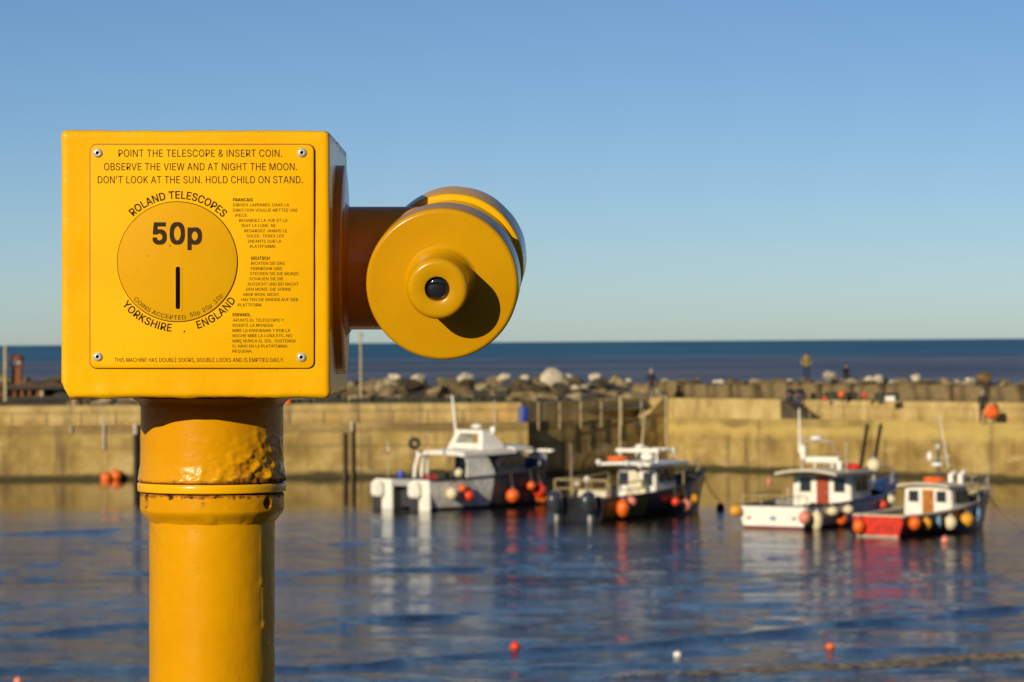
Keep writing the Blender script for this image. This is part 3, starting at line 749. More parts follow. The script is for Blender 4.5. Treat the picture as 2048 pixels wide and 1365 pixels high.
for v in pipe.data.vertices:
    a = math.atan2(v.co.x, -v.co.y)
    r_ = 0.0
    if abs(a - math.asin(64 / 125) ) < 0.016 and abs(v.co.z - pz(1347)) < 0.0016: r_ = 0.7
    if abs(a - (math.asin(90 / 125) + (pz(1350) - v.co.z) * 4.0)) < 0.013 and v.co.z < pz(1349): r_ = 0.75
    vals.append(r_)
setattr_float(pipe, 'rust', vals)
fb = MB().lathe([(0.14, 0.0), (0.14, 0.010), (0.138, 0.012), (0.070, 0.012), (0.066, 0.016)], 64)
for k in range(4):
    a = math.pi / 4 + k * math.pi / 2
    fb.lathe([(0.012, 0.011), (0.012, 0.02), (0.010, 0.022)], 6, mtx=Matrix.Translation((0.112 * math.cos(a), 0.112 * math.sin(a), 0)))
fb.build('base_flange', M['yellow'], tel, angle=30)
# ------------------------------------------------------------------ ground, beach, water
GZ = H - 1.55
M['paving'] = mat('paving', (0.07, 0.065, 0.06), 0.85, var=0.3, vscale=2, bump=0.4, bscale=30)
M['seawall'] = mat('sea_wall_concrete', (0.30, 0.25, 0.17), 0.9, var=0.4, vscale=0.8, bump=0.5, bscale=8)
def node_pos(nt):
    g = nt.nodes.new('ShaderNodeNewGeometry'); return g.outputs['Position']
def tex(nt, vec, scale, det=4, stretch=(1, 1, 1), rough=0.5):
    mp = nt.nodes.new('ShaderNodeMapping'); mp.inputs['Scale'].default_value = stretch
    nt.links.new(vec, mp.inputs['Vector'])
    n = nt.nodes.new('ShaderNodeTexNoise'); n.inputs['Scale'].default_value = scale; n.inputs['Detail'].default_value = det
    n.inputs['Roughness'].default_value = rough
    nt.links.new(mp.outputs['Vector'], n.inputs['Vector'])
    return n.outputs['Fac']
def ramp(nt, fac, stops):
    r = nt.nodes.new('ShaderNodeValToRGB')
    while len(r.color_ramp.elements) < len(stops): r.color_ramp.elements.new(0.5)
    for e, (p, c) in zip(r.color_ramp.elements, stops):
        e.position = p; e.color = (*c, 1) if len(c) == 3 else c
    nt.links.new(fac, r.inputs['Fac'])
    return r.outputs['Color']
def mixc(nt, fac, a, b):
    m = nt.nodes.new('ShaderNodeMix'); m.data_type = 'RGBA'
    if isinstance(fac, float): m.inputs[0].default_value = fac
    else: nt.links.new(fac, m.inputs[0])
    for i, q in ((6, a), (7, b)):
        if isinstance(q, tuple): m.inputs[i].default_value = (*q, 1)
        else: nt.links.new(q, m.inputs[i])
    return m.outputs[2]
def sepz(nt, vec):
    s = nt.nodes.new('ShaderNodeSeparateXYZ'); nt.links.new(vec, s.inputs[0]); return s
def maprange(nt, val, a, b, c=0.0, d=1.0):
    m = nt.nodes.new('ShaderNodeMapRange')
    m.inputs['From Min'].default_value = a; m.inputs['From Max'].default_value = b
    m.inputs['To Min'].default_value = c; m.inputs['To Max'].default_value = d
    nt.links.new(val, m.inputs['Value']); return m.outputs['Result']
def bumpn(nt, h, dist, strength=1.0):
    b = nt.nodes.new('ShaderNodeBump'); b.inputs['Distance'].default_value = dist; b.inputs['Strength'].default_value = strength
    nt.links.new(h, b.inputs['Height']); return b.outputs['Normal']
def newmat(name):
    m = bpy.data.materials.new(name); m.use_nodes = True
    return m, m.node_tree, m.node_tree.nodes['Principled BSDF']

# harbour water
M['water'], nt, b = newmat('harbour_water')
b.inputs['Base Color'].default_value = (0.010, 0.010, 0.011, 1)
b.inputs['Specular IOR Level'].default_value = 0.23
b.inputs['Roughness'].default_value = 0.04
b.inputs['IOR'].default_value = 1.33
pos = node_pos(nt)
h1 = tex(nt, pos, 4.2, 4, (0.5, 1.0, 1))
s = sepz(nt, pos)
bpn = nt.nodes.new('ShaderNodeBump'); bpn.inputs['Distance'].default_value = 0.10
nt.links.new(h1, bpn.inputs['Height'])
gust = maprange(nt, tex(nt, pos, 0.055, 3, (0.45, 1.6, 1)), 0.34, 0.64, 0.55, 1.0)       # cat's paws
mg = nt.nodes.new('ShaderNodeMath'); mg.operation = 'MULTIPLY'
nt.links.new(gust, mg.inputs[0]); nt.links.new(maprange(nt, s.outputs['Y'], 116, 158, 1.0, 0.022), mg.inputs[1])
nt.links.new(mg.outputs[0], bpn.inputs['Strength'])
nt.links.new(bpn.outputs['Normal'], b.inputs['Normal'])
# open sea
M['sea'], nt, b = newmat('open_sea')
pos = node_pos(nt)
s = sepz(nt, pos)
far = maprange(nt, s.outputs['Y'], 850, 2100)
band = tex(nt, pos, 0.006, 4, (0.5, 1.0, 1))
sed = maprange(nt, band, 0.42, 0.62)
near = mixc(nt, sed, (0.11, 0.15, 0.21), (0.19, 0.17, 0.185))
base = mixc(nt, far, near, (0.045, 0.16, 0.27))
foam = tex(nt, pos, 0.11, 6, (0.30, 1.0, 1), 0.62)
fm = maprange(nt, foam, 0.685, 0.72)
nearonly = maprange(nt, s.outputs['Y'], 1300, 700)
mm = nt.nodes.new('ShaderNodeMath'); mm.operation = 'MULTIPLY'
nt.links.new(fm, mm.inputs[0]); nt.links.new(nearonly, mm.inputs[1])
streaks = ramp(nt, tex(nt, pos, 0.0045, 7, (0.8, 1.0, 1), .68), [(0.36, (0.5, 0.5, 0.54)), (0.5, (1, 1, 1)), (0.64, (1.6, 1.5, 1.4))])
mu_ = nt.nodes.new('ShaderNodeMix'); mu_.data_type = 'RGBA'; mu_.blend_type = 'MULTIPLY'; mu_.inputs[0].default_value = 1
nt.links.new(base, mu_.inputs[6]); nt.links.new(streaks, mu_.inputs[7]); base = mu_.outputs[2]
col = mixc(nt, mm.outputs[0], base, (0.55, 0.52, 0.46))
nt.links.new(col, b.inputs['Base Color'])
b.inputs['Roughness'].default_value = 0.55
b.inputs['IOR'].default_value = 1.33
b.inputs['Specular IOR Level'].default_value = 0.5
hh = tex(nt, pos, 0.09, 5, (0.45, 1.0, 1))
nt.links.new(bumpn(nt, hh, 6.0, 1.0), b.inputs['Normal'])
# beach sand with weed
M['sand'], nt, b = newmat('wet_sand')
pos = node_pos(nt)
c = ramp(nt, tex(nt, pos, 4.5, 6), [(0.34, (0.05, 0.038, 0.028)), (0.48, (0.22, 0.165, 0.10)), (0.66, (0.42, 0.32, 0.19))])
nt.links.new(c, b.inputs['Base Color']); b.inputs['Roughness'].default_value = 0.75
nt.links.new(bumpn(nt, tex(nt, pos, 9, 5), 0.05, 0.8), b.inputs['Normal'])

def grid_mesh(name, xs, ys, Z, m):
    nx, ny = len(xs), len(ys)
    X, Y = np.meshgrid(xs, ys)
    co = np.stack([X, Y, Z], -1).reshape(-1, 3).astype(np.float32)
    i = np.arange(ny - 1)[:, None] * nx + np.arange(nx - 1)[None, :]
    fa = np.stack([i, i + 1, i + nx + 1, i + nx], -1).reshape(-1, 4)
    me = bpy.data.meshes.new(name)
    me.vertices.add(len(co)); me.vertices.foreach_set('co', co.ravel())
    me.loops.add(fa.size); me.loops.foreach_set('vertex_index', fa.ravel().astype(np.int32))
    me.polygons.add(len(fa)); me.polygons.foreach_set('loop_start', np.arange(0, fa.size, 4, dtype=np.int32))
    me.polygons.foreach_set('loop_total', np.full(len(fa), 4, dtype=np.int32))
    me.update(calc_edges=True); me.validate()
    me.materials.append(m); me.shade_smooth()
    o = bpy.data.objects.new(name, me); COL.objects.link(o)
    return struct(o)
def grow(a, b, first, ratio):
    out = []; st = first; v = a; sg = 1 if b > a else -1
    while (b - v) * sg > st:
        v += sg * st; out.append(v); st *= ratio
    out.append(b); return out
xs = np.array(sorted(grow(-31, -220, .4, 1.25)) + list(np.arange(-31, 31.01, 0.2)) + grow(31, 220, .4, 1.25))
ys = np.concatenate([np.arange(56, 98, 0.13), np.arange(98, 150, 0.2), np.arange(150, 206, 0.3)])
X, Y = np.meshgrid(xs, ys)
rg = np.random.RandomState(3)
def vnoise(X, Y, lx, ly, seed, octv=1):
    """smooth random field with wavelengths of about lx by ly metres"""
    r = np.random.RandomState(seed)
    out = np.zeros_like(X)
    for k in range(22):
        a = r.uniform(-0.6, 0.6); f = r.uniform(0.5, 1.5)
        out += np.sin(2 * np.pi * f * (X / lx * np.sin(a * 2) + Y / ly * np.cos(a)) + r.uniform(0, 6.28))
    return out / np.sqrt(11)
Zw = np.zeros_like(X)
calm = 0.07 + 0.93 * np.clip((160 - Y) / 50, 0, 1)            # quieter in the lee of the far wall
patch = np.clip(0.75 + 0.75 * vnoise(X, Y, 30, 8, 5), 0.05, 2.2)
for k in range(34):
    lam = 0.7 * (7.0 / 0.7) ** rg.rand()
    th = rg.normal(0.12, 0.42)
    kx, ky = math.sin(th) * 2 * np.pi / lam, math.cos(th) * 2 * np.pi / lam
    amp = 0.0012 * lam ** 0.85
    Zw += amp * np.sin(kx * X + ky * Y + rg.uniform(0, 6.28)) * (1 if lam > 3 else patch)
Zw *= calm
fade = np.clip((36 - np.abs(X)) / 5, 0, 1)
Zw *= fade
# small waves running in towards the beach
RIDGES = [([(300, 1352), (560, 1337), (800, 1322), (1051, 1300), (1256, 1290), (1461, 1272), (1666, 1249), (1870, 1231), (2048, 1213), (2300, 1190)], 0.060),
          ([(-300, 1290), (0, 1272), (160, 1258), (300, 1247), (460, 1238)], 0.05),
          ([(-200, 1352), (0, 1337), (120, 1331), (240, 1330)], 0.04),
          ([(1100, 1318), (1400, 1300), (1660, 1305), (1900, 1292), (2048, 1288), (2300, 1270)], 0.03),
          ([(560, 1262), (760, 1240), (1000, 1222), (1200, 1214)], 0.035),
          ([(-300, 1172), (0, 1160), (200, 1150), (420, 1141), (640, 1150)], 0.03),
          ([(560, 1150), (820, 1136), (1024, 1135), (1300, 1120), (1460, 1098)], 0.03),
          ([(-300, 1075), (0, 1068), (200, 1062), (320, 1050)], 0.05)]
for pts, A in RIDGES:
    w = [W(*p) for p in pts]
    rx = [p.x for p in w]; ry = [p.y for p in w]
    y0 = np.interp(X, rx, ry) + 0.25 * np.sin(X * 1.7 + A * 400) + 0.12 * np.sin(X * 4.1)
    endf = np.clip((X - rx[0]) / 2.0, 0, 1) * np.clip((rx[-1] - X) / 2.0, 0, 1)
    sdist = Y - y0
    wd = np.where(sdist < 0, 0.38, 1.1)
    Zw += A * endf * np.exp(-(sdist / wd) ** 2) * (0.9 + 0.15 * np.sin(X * 0.6 + A * 90))
    Zw -= 0.2 * A * endf * np.exp(-((sdist + 1.1) / 0.7) ** 2)
harbour = grid_mesh('harbour_water', xs, ys, Zw, M['water'])

# beach: falls from the sea wall under the water; a low bar of sand and weed breaks the surface at the right
bxs = np.array(sorted(grow(-20, -220, 1, 1.3)) + list(np.arange(-20, 26.01, 0.22)) + grow(26, 220, 1, 1.3))
bys = np.concatenate([np.linspace(6.0, 60, 40), np.arange(60.4, 92, 0.2), np.linspace(93, 220, 20)])
X, Y = np.meshgrid(bxs, bys)
Zb = np.interp(Y, [6, 40, 62, 66, 70, 95, 220], [2.6, 1.0, 0.10, -0.05, -0.16, -0.6, -4])
bar = [W(*p) for p in [(500, 1385), (800, 1373), (1000, 1360), (1400, 1345), (1700, 1330), (2048, 1311), (2400, 1292)]]
y0 = np.interp(X, [p.x for p in bar], [p.y for p in bar]) + 0.15 * np.sin(X * 1.3) + 0.1 * np.sin(X * 3.7 + 1)
hgt = np.interp(X, [-8, -1, 1.5, 5, 12, 40], [0.0, 0.12, 0.19, 0.31, 0.38, 0.38])
rough_ = 0.012 * vnoise(X, Y, 2.5, .9, 11) + 0.014 * vnoise(X, Y, .5, .5, 12)
Zb += (hgt + rough_) * np.exp(-((Y - y0) / 1.25) ** 2)
beach = grid_mesh('beach', bxs, bys, Zb, M['sand'])

# promenade the telescope stands on and its sea wall
pm = MB()
pm.box((0, -17, GZ - 1.0), (440, 44.9, 2.0))
pr = pm.build('promenade', M['paving'], smooth=False); struct(pr)
sw = MB()
sw.box((0, 5.72, (GZ - 0.0 - 1.5) / 2 + 0.8 ), (440, 0.5, GZ + 1.5 - 0.004))
o = sw.build('sea_wall', M['seawall'], recentre=True, smooth=False)
tag(o, 'concrete sea wall below the promenade edge in front of the telescope', 'wall')

# open sea beyond the breakwater
sy = [200] + list(np.linspace(215, 500, 20)) + grow(500, 45000, 40, 1.2)
sx = sorted(grow(0, -30000, 60, 1.5)) + [0] + grow(0, 30000, 60, 1.5)
# added unseen dark slope behind the promenade, blocks sky fill light
M['slope'] = mat('dark_added_slope', (0.05, 0.045, 0.025), 0.95, var=0.5, vscale=0.12)
hxs = np.arange(-260, 261, 6.0); hys = np.concatenate([np.arange(-38, -64, -3.0), np.arange(-70, -140, -12.0)])[::-1]
X, Y = np.meshgrid(hxs, hys)
Zh = GZ - 0.6 + np.interp(-Y, [38, 46, 58, 64, 140], [0, 7, 13.2, 14.0, 10.0]) * (1 + 0.05 * vnoise(X, Y, 30, 30, 8))
sky_block = grid_mesh('sky_blocking_slope', hxs, hys, Zh, M['slope'])
sea = grid_mesh('sea', np.array(sx), np.array(sy), np.full((len(sy), len(sx)), -0.25), M['sea'])

# ------------------------------------------------------------------ quays and breakwater
M['quay'], nt, b = newmat('quay_concrete')
pos = node_pos(nt); s = sepz(nt, pos)
c1 = ramp(nt, tex(nt, pos, 0.55, 6, (1, 1, 0.8), 0.6), [(0.33, (0.22, 0.135, 0.03)), (0.52, (0.37, 0.25, 0.07)), (0.7, (0.50, 0.36, 0.125))])
streak = tex(nt, pos, 1.6, 4, (1.0, 1.0, 0.12))
c1 = mixc(nt, maprange(nt, streak, 0.52, 0.72), c1, (0.17, 0.105, 0.04))
pale = tex(nt, pos, 0.9, 5, (0.5, 0.5, 1.4))
c1 = mixc(nt, maprange(nt, pale, 0.56, 0.74), c1, (0.50, 0.36, 0.15))
lines = tex(nt, pos, 1.0, 2, (0.02, 0.02, 3.2))
c1 = mixc(nt, maprange(nt, lines, 0.60, 0.66, 0.0, 0.45), c1, (0.15, 0.10, 0.045))
wob = tex(nt, pos, 0.5, 4)
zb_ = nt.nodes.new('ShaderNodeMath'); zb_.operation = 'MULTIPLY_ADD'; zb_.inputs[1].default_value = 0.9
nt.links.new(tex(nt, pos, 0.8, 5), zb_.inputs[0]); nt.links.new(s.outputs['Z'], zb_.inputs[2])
def mul(a, b_):
    q = nt.nodes.new('ShaderNodeMath'); q.operation = 'MULTIPLY'; nt.links.new(a, q.inputs[0]); nt.links.new(b_, q.inputs[1]); return q.outputs[0]
c1 = mixc(nt, mul(maprange(nt, zb_.outputs[0], 2.35, 2.75, 0, 0.8), maprange(nt, s.outputs['X'], 1, 9, 0.12, 0.85)), c1, (0.56, 0.40, 0.11))          # yellow lichen high on the wall
c1 = mixc(nt, mul(maprange(nt, zb_.outputs[0], 2.98, 3.12, 0, 0.9), maprange(nt, tex(nt, pos, 0.16, 3), 0.38, 0.6)), c1, (0.16, 0.105, 0.035))         # dark band below the coping: painted shadow line and moss
zz = nt.nodes.new('ShaderNodeMath'); zz.operation = 'MULTIPLY_ADD'; zz.inputs[1].default_value = 0.5
nt.links.new(wob, zz.inputs[0]); nt.links.new(s.outputs['Z'], zz.inputs[2])
joint = nt.nodes.new('ShaderNodeTexWave'); joint.wave_type = 'BANDS'; joint.bands_direction = 'X'; joint.inputs['Scale'].default_value = 0.055; joint.inputs['Distortion'].default_value = 0.15
nt.links.new(pos, joint.inputs['Vector'])
c1 = mixc(nt, maprange(nt, joint.outputs['Fac'], 0.9955, 0.999, 0, 0.35), c1, (0.09, 0.06, 0.025))     # joints between the pours
c1 = mixc(nt, maprange(nt, zz.outputs[0], 0.62, 0.40), c1, (0.055, 0.042, 0.012))      # weed at the tide line
nt.links.new(c1, b.inputs['Base Color']); b.inputs['Roughness'].default_value = 0.9
nt.links.new(bumpn(nt, tex(nt, pos, 2.2, 6), 0.10, 0.8), b.inputs['Normal'])
M['parapet'], nt, b = newmat('parapet_concrete')
pos = node_pos(nt); s = sepz(nt, pos)
c1 = ramp(nt, tex(nt, pos, 0.8, 6, (1, 1, 0.6), 0.6), [(0.33, (0.35, 0.23, 0.07)), (0.52, (0.49, 0.345, 0.12)), (0.7, (0.62, 0.46, 0.19))])
streak = tex(nt, pos, 1.5, 4, (1.0, 1.0, 0.10))
c1 = mixc(nt, maprange(nt, streak, 0.54, 0.72), c1, (0.24, 0.155, 0.06))
rust_ = tex(nt, pos, 0.35, 4)
c1 = mixc(nt, maprange(nt, rust_, 0.62, 0.74, 0, 0.7), c1, (0.52, 0.27, 0.05))
nt.links.new(c1, b.inputs['Base Color']); b.inputs['Roughness'].default_value = 0.9
nt.links.new(bumpn(nt, tex(nt, pos, 2.5, 5), 0.06, 0.7), b.inputs['Normal'])

ZW, ZT = 3.05, 4.13
def prism(poly, z0, z1, jit=0.0, mb=None, mi=0, cuts=1):
    mb = mb or MB()
    n = len(poly)
    vs = [(x, y, z) for z in (z0, z1) for x, y in poly]
    mb.add(vs, [tuple(range(n - 1, -1, -1)), tuple(range(n, 2 * n))] + [(k, (k + 1) % n, n + (k + 1) % n, n + k) for k in range(n)], mi)
    return mb
LC = (0.87, 186.0)           # right end of the left quay
RC = (9.3, 197.5)            # where the right quay begins
dR = Vector((0.631, -0.776)); nR = Vector((0.776, 0.631))
RE = (RC[0] + dR.x * 110, RC[1] + dR.y * 110)
dB = Vector((RC[0] - LC[0], RC[1] - LC[1])).normalized(); nB = Vector((-dB.y, dB.x))
def off(p, n, k): return (p[0] + n.x * k, p[1] + n.y * k)
def sect(name, poly, z0, z1, m, label, cat='quay'):
    o = prism(poly, z0, z1).build(name, m, smooth=False, recentre=True)
    # the material reads world position, so the wall keeps its stains wherever its origin lies
    return tag(o, label, cat)
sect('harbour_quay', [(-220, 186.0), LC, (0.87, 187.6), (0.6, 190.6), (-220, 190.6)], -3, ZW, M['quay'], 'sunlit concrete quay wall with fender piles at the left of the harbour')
bs = (LC[0] + dB.x * 0.02, LC[1] + dB.y * 0.02)
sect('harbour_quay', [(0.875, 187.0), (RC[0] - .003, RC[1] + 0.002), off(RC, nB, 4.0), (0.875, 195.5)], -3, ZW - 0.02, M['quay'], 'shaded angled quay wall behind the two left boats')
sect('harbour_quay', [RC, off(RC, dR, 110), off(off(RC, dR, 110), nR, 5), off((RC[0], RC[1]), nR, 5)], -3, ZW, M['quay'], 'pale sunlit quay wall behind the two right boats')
sect('wave_wall', [(-220, 187.3), (0.45, 187.3), (0.45, 187.95), (-220, 187.95)], ZW - 0.05, ZT, M['parapet'], 'low wave wall with rusty streaks on top of the left quay', 'wall')
sect('wave_wall', [(0.47, 187.3), off(RC, nB, 1.2), off(RC, nB, 1.9), (0.47, 188.2)], ZW - 0.06, ZT - 0.01, M['parapet'], 'shaded low wave wall behind the railing posts between the two quays', 'wall')
ps = 10.9
a0 = off(RC, nR, -0.004)
sect('wave_wall', [a0, off(a0, dR, ps - 1.2), off(off(a0, dR, ps - 1.2), nR, 1.9), off(a0, nR, 1.9)], ZW - 0.05, ZT + 0.02, M['parapet'], 'tall flush section of wave wall left of the descending steps on the right quay', 'wall')
a1 = off(off(RC, dR, ps - 1.19), nR, 1.25)
sect('wave_wall', [a1, off(a1, dR, 98), off(off(a1, dR, 98), nR, 0.7), off(a1, nR, 0.7)], ZW - 0.05, ZT, M['parapet'], 'long pale wave wall behind the railing on the right quay', 'wall')
# steps
M['rubble'] = mat('rubble_core', (0.10, 0.075, 0.04), 0.95, var=0.5, vscale=0.8, bump=0.6, bscale=3)
st = MB()
for k in range(6):
    p = off(off(RC, dR, ps - 1.15 + 0.32 * k), nR, 0.02)
    q = off(off(RC, dR, ps - 1.15 + 0.32 * (k + 1)), nR, 0.02)
    prism([p, q, off(q, nR, 1.2), off(p, nR, 1.2)], ZW - 0.03, ZT - 0.02 - 0.18 * k, mb=st)
o = st.build('stone_steps', M['rubble'], smooth=False, recentre=True); tag(o, 'dark stone steps down beside the seated pair on the right quay', 'steps')
st = MB()
for k in range(7):
    e = off(RC, dB, -1.9 + 0.27 * k); e2 = off(RC, dB, -1.9 + 0.27 * (k + 1))
    prism([off(e, nB, 0.25), off(e2, nB, 0.25), off(e2, nB, 1.15), off(e, nB, 1.15)], ZW - 0.04, ZW + 0.16 * (k + 1), mb=st)
# sloping lit side of the flight
o = st.build('stone_steps', M['parapet'], smooth=False, recentre=True); tag(o, 'sunlit steps climbing to the corner of the right quay', 'steps')

# core of the breakwater under the boulders
M['rubble'] = M.get('rubble') or mat('rubble_core', (0.10, 0.075, 0.04), 0.95, var=0.5, vscale=0.8, bump=0.6, bscale=3)
bxs = np.arange(-220, 120, 1.2); 
prof_t = np.array([0, 1.2, 4, 9, 14, 22, 30]); prof_z = np.array([3.6, 4.02, 4.10, 4.55, 4.75, 2.8, -3])
def inner(x):
    """y of the quay's back edge at x"""
    if x < 0.8: return 188.6
    if x < 10.5: return float(np.interp(x, [0.8, 10.5], [188.6, 199.2]))
    return max(120.0, 199.2 - (x - 10.5) * 1.23)
Zc = np.zeros((len(prof_t), len(bxs))); Yc = np.zeros_like(Zc)
for j, x in enumerate(bxs):
    for i, (t, z) in enumerate(zip(prof_t, prof_z)):
        Yc[i, j] = inner(x) + t * (1.0 if x < 10 else 1.45)
        Zc[i, j] = z + (0.15 * noise.noise(Vector((x * .4, t, 0))) if i > 1 else 0)
vs = [(bxs[j], Yc[i, j], Zc[i, j]) for i in range(len(prof_t)) for j in range(len(bxs))]
nx = len(bxs)
fs = [(i * nx + j, i * nx + j + 1, (i + 1) * nx + j + 1, (i + 1) * nx + j) for i in range(len(prof_t) - 1) for j in range(nx - 1)]
o = MB().add(vs, fs).build('breakwater', M['rubble'], angle=180); struct(o)
# ------------------------------------------------------------------ boats
def hull_sections(L, B, s0, s1, draft=0.4, deck=None, n=18, full=0.93, pw=2.3, flare=0.10, rake=0.6):
    """returns list of (y list of section points) starboard side from keel to gunwale, bow towards +y"""
    out = []
    for i in range(n + 1):
        t = i / n
        w = B / 2 * min(1.0, full + 0.25 * t) * (1 - max(0, (t - 0.42) / 0.58) ** pw)
        w = max(w, 0.02)
        s = s0 + (s1 - s0) * t ** 2.2
        lift = max(0, (t - 0.55) / 0.45) ** 2
        fl = 1 - flare * (1 + 3 * t * t)
        sec = [(0.0, -draft * (1 - lift) + 0.0 * lift), (w * fl * 0.70, -draft * 0.55 * (1 - lift) + 0.02 * lift), (w * fl * 0.93, 0.10), (w * (fl * 0.4 + 0.6), s * 0.55 + .05), (w, s)]
        y = L * t
        pts = []
        for x, z in sec:
            yy = y + (rake * t ** 3) * (max(z, 0) / s1)
            pts.append((x, yy, z))
        out.append(pts)
    return out
def hull(parent, L, B, s0, s1, topside, boot, deckm, transom_m, rail_m, deckz=0.35, stem=None, **kw):
    S = hull_sections(L, B, s0, s1, **kw)
    m = len(S[0]); mb = MB()
    for sg in (1, -1):
        vs = [(sg * x, y, z) for sec in S for x, y, z in sec]
        fs = []; mi = []
        for i in range(len(S) - 1):
            for j in range(m - 1):
                a = i * m + j
                f = (a, a + m, a + m + 1, a + 1)
                fs.append(f if sg > 0 else f[::-1]); mi.append(0 if j < 2 else 1)
        o = len(mb.v); mb.v += vs; mb.f += [tuple(q + o for q in f) for f in fs]; mb.m += mi
    # inner bulwark and deck
    for sg in (1, -1):
        vs = []
        for sec in S:
            x, y, z = sec[-1]
            xi = max(x - 0.09, 0.0)
            vs += [(sg * x, y, z), (sg * xi, y - 0.02, z), (sg * xi * 0.97, y - 0.02, max(deckz, z - 0.55)), (0, y - 0.02, max(deckz, z - 0.55))]
        fs = []
        for i in range(len(S) - 1):
            for j in range(3):
                a = i * 4 + j
                f = (a, a + 4, a + 5, a + 1)
                fs.append(f if sg > 0 else f[::-1])
        mb.add(vs, fs, 2)
    h = mb.build('hull', [boot, topside, deckm], parent, angle=35)
    tb = MB()
    sec = S[0]
    ring = [(x, z) for x, z in [(p[0], p[2]) for p in sec]] + [(-p[0], p[2]) for p in reversed(sec[1:])]
    ring = [(x, z) for x, z in ring if z > -0.3]
    n = len(ring)
    vs = [(x, 0.03, z) for x, z in ring] + [(x * 1.0, -0.06, z) for x, z in ring]
    fs = [tuple(range(n)), tuple(range(2 * n - 1, n - 1, -1))] + [(k, n + k, n + (k + 1) % n, (k + 1) % n) for k in range(n)]
    tb.add(vs, fs)
    tr = tb.build('transom', transom_m, parent, angle=30)
    # rubbing strake and rail cap along both gunwales and the stern
    rb_ = MB()
    for sg in (1, -1):
        rb_.tube([(sg * s_[-1][0], s_[-1][1], s_[-1][2] + 0.01) for s_ in S], 0.055, 6)
    rb_.tube([(-S[0][-1][0], -0.02, S[0][-1][2] + .01), (S[0][-1][0], -0.02, S[0][-1][2] + .01)], 0.05, 6)
    rb_.build('gunwale', rail_m, parent)
    return S, h, tr
def side_at(S, t):
    """starboard gunwale point at fraction t"""
    f = t * (len(S) - 1); i = min(int(f), len(S) - 2); k = f - i
    a, b = Vector(S[i][-1]), Vector(S[i + 1][-1])
    return a.lerp(b, k)
def cabin(parent, y0, y1, wb, wt, z0, z1, m, rake=0.3, name='cabin', aft=0.0):
    b = [(-wb, y0, z0), (wb, y0, z0), (wb, y1, z0), (-wb, y1, z0)]
    t = [(-wt, y0 + aft, z1), (wt, y0 + aft, z1), (wt, y1 - rake, z1), (-wt, y1 - rake, z1)]
    mb = MB().hexa(b, t)
    o = mb.build(name, m, parent, smooth=False)
    bev(o, 0.06)
    return o
def bev(o, w, seg=2):
    bm = bmesh.new(); bm.from_mesh(o.data)
    bmesh.ops.bevel(bm, geom=bm.edges[:], offset=w, segments=seg, affect='EDGES', clamp_overlap=True)
    bm.to_mesh(o.data); bm.free()
    o.data.shade_smooth(); o.data.set_sharp_from_angle(angle=math.radians(35))
    return o
def pane(parent, c, size, m=None, name='window', R=None, frame=True):
    """a window: frame with the glass sitting proud in it"""
    f = MB().box(c, size, R=R).build(name, m or M['dgrey'], parent, smooth=False)
    return f
def window(parent, x, y, z, w, h, face='aft', tilt=0.0):
    """framed window on a wall facing aft (-y) or to starboard (+x)"""
    fr = MB(); gl = MB()
    t = 0.035
    def bx_(mb, du, dv, su, sv, dep, outv):
        if face == 'aft': mb.box((x + du, y - outv, z + dv), (su, dep, sv))
        else: mb.box((x + outv, y + du, z + dv), (dep, su, sv))
    bx_(fr, 0, h / 2 + t / 2, w + 2 * t, t, 0.05, 0.02); bx_(fr, 0, -h / 2 - t / 2, w + 2 * t, t, 0.05, 0.02)
    bx_(fr, w / 2 + t / 2, 0, t, h, 0.05, 0.02); bx_(fr, -w / 2 - t / 2, 0, t, h, 0.05, 0.02)
    f = fr.build('window', M['dgrey'], parent, smooth=False)
    bx_(gl, 0, 0, w, h, 0.03, 0.014)
    gl.build('pane', M['glass'], f, smooth=False)
    return f
def door(parent, x, y, z0, z1, w, m):
    mb = MB().box((x, y - 0.03, (z0 + z1) / 2), (w, 0.05, z1 - z0))
    mb.box((x, y - 0.058, z0 + (z1 - z0) * .72), (w * .6, 0.012, (z1 - z0) * .3))
    mb.box((x, y - 0.058, z0 + (z1 - z0) * .28), (w * .6, 0.012, (z1 - z0) * .4))
    d = mb.build('door', m, parent, smooth=False)
    MB().ball((x + w * .38, y - 0.075, z0 + (z1 - z0) * .48), 0.03, n=10).build('handle', M['steel'], d)
    return d
def roof(parent, y0, y1, w, z, th=0.08, camber=0.12, m=None, z_fwd=0.0):
    mb = MB(); n = 10
    vs = []
    for yy, dz in ((y0, 0), (y1, z_fwd)):
        for k in range(n + 1):
            x = -w + 2 * w * k / n
            vs.append((x, yy, z + dz + camber * (1 - (x / w) ** 2)))
        for k in range(n, -1, -1):
            x = -w + 2 * w * k / n
            vs.append((x, yy, z + dz - th + camber * (1 - (x / w) ** 2)))
    q = 2 * n + 2
    fs = [tuple(range(q - 1, -1, -1)), tuple(range(q, 2 * q))] + [(k, (k + 1) % q, q + (k + 1) % q, q + k) for k in range(q)]
    o = mb.add(vs, fs).build('roof', m or M['white'], parent, angle=40)
    return o
def pole(parent, name, p, q, r, m, n=8, r2=None):
    return MB().tube([p, q], [r, r2 if r2 else r], n).build(name, m, parent)
def radar(parent, c, r=0.28, h=0.16, m=None, name='radar_dome'):
    mb = MB().lathe([(r * .7, 0), (r, h * .25), (r, h * .7), (r * .75, h), (r * .2, h * 1.08), (0.0001, h * 1.09)], 20, mtx=Matrix.Translation(c), closed=False)
    return mb.build(name, m or M['white'], parent)
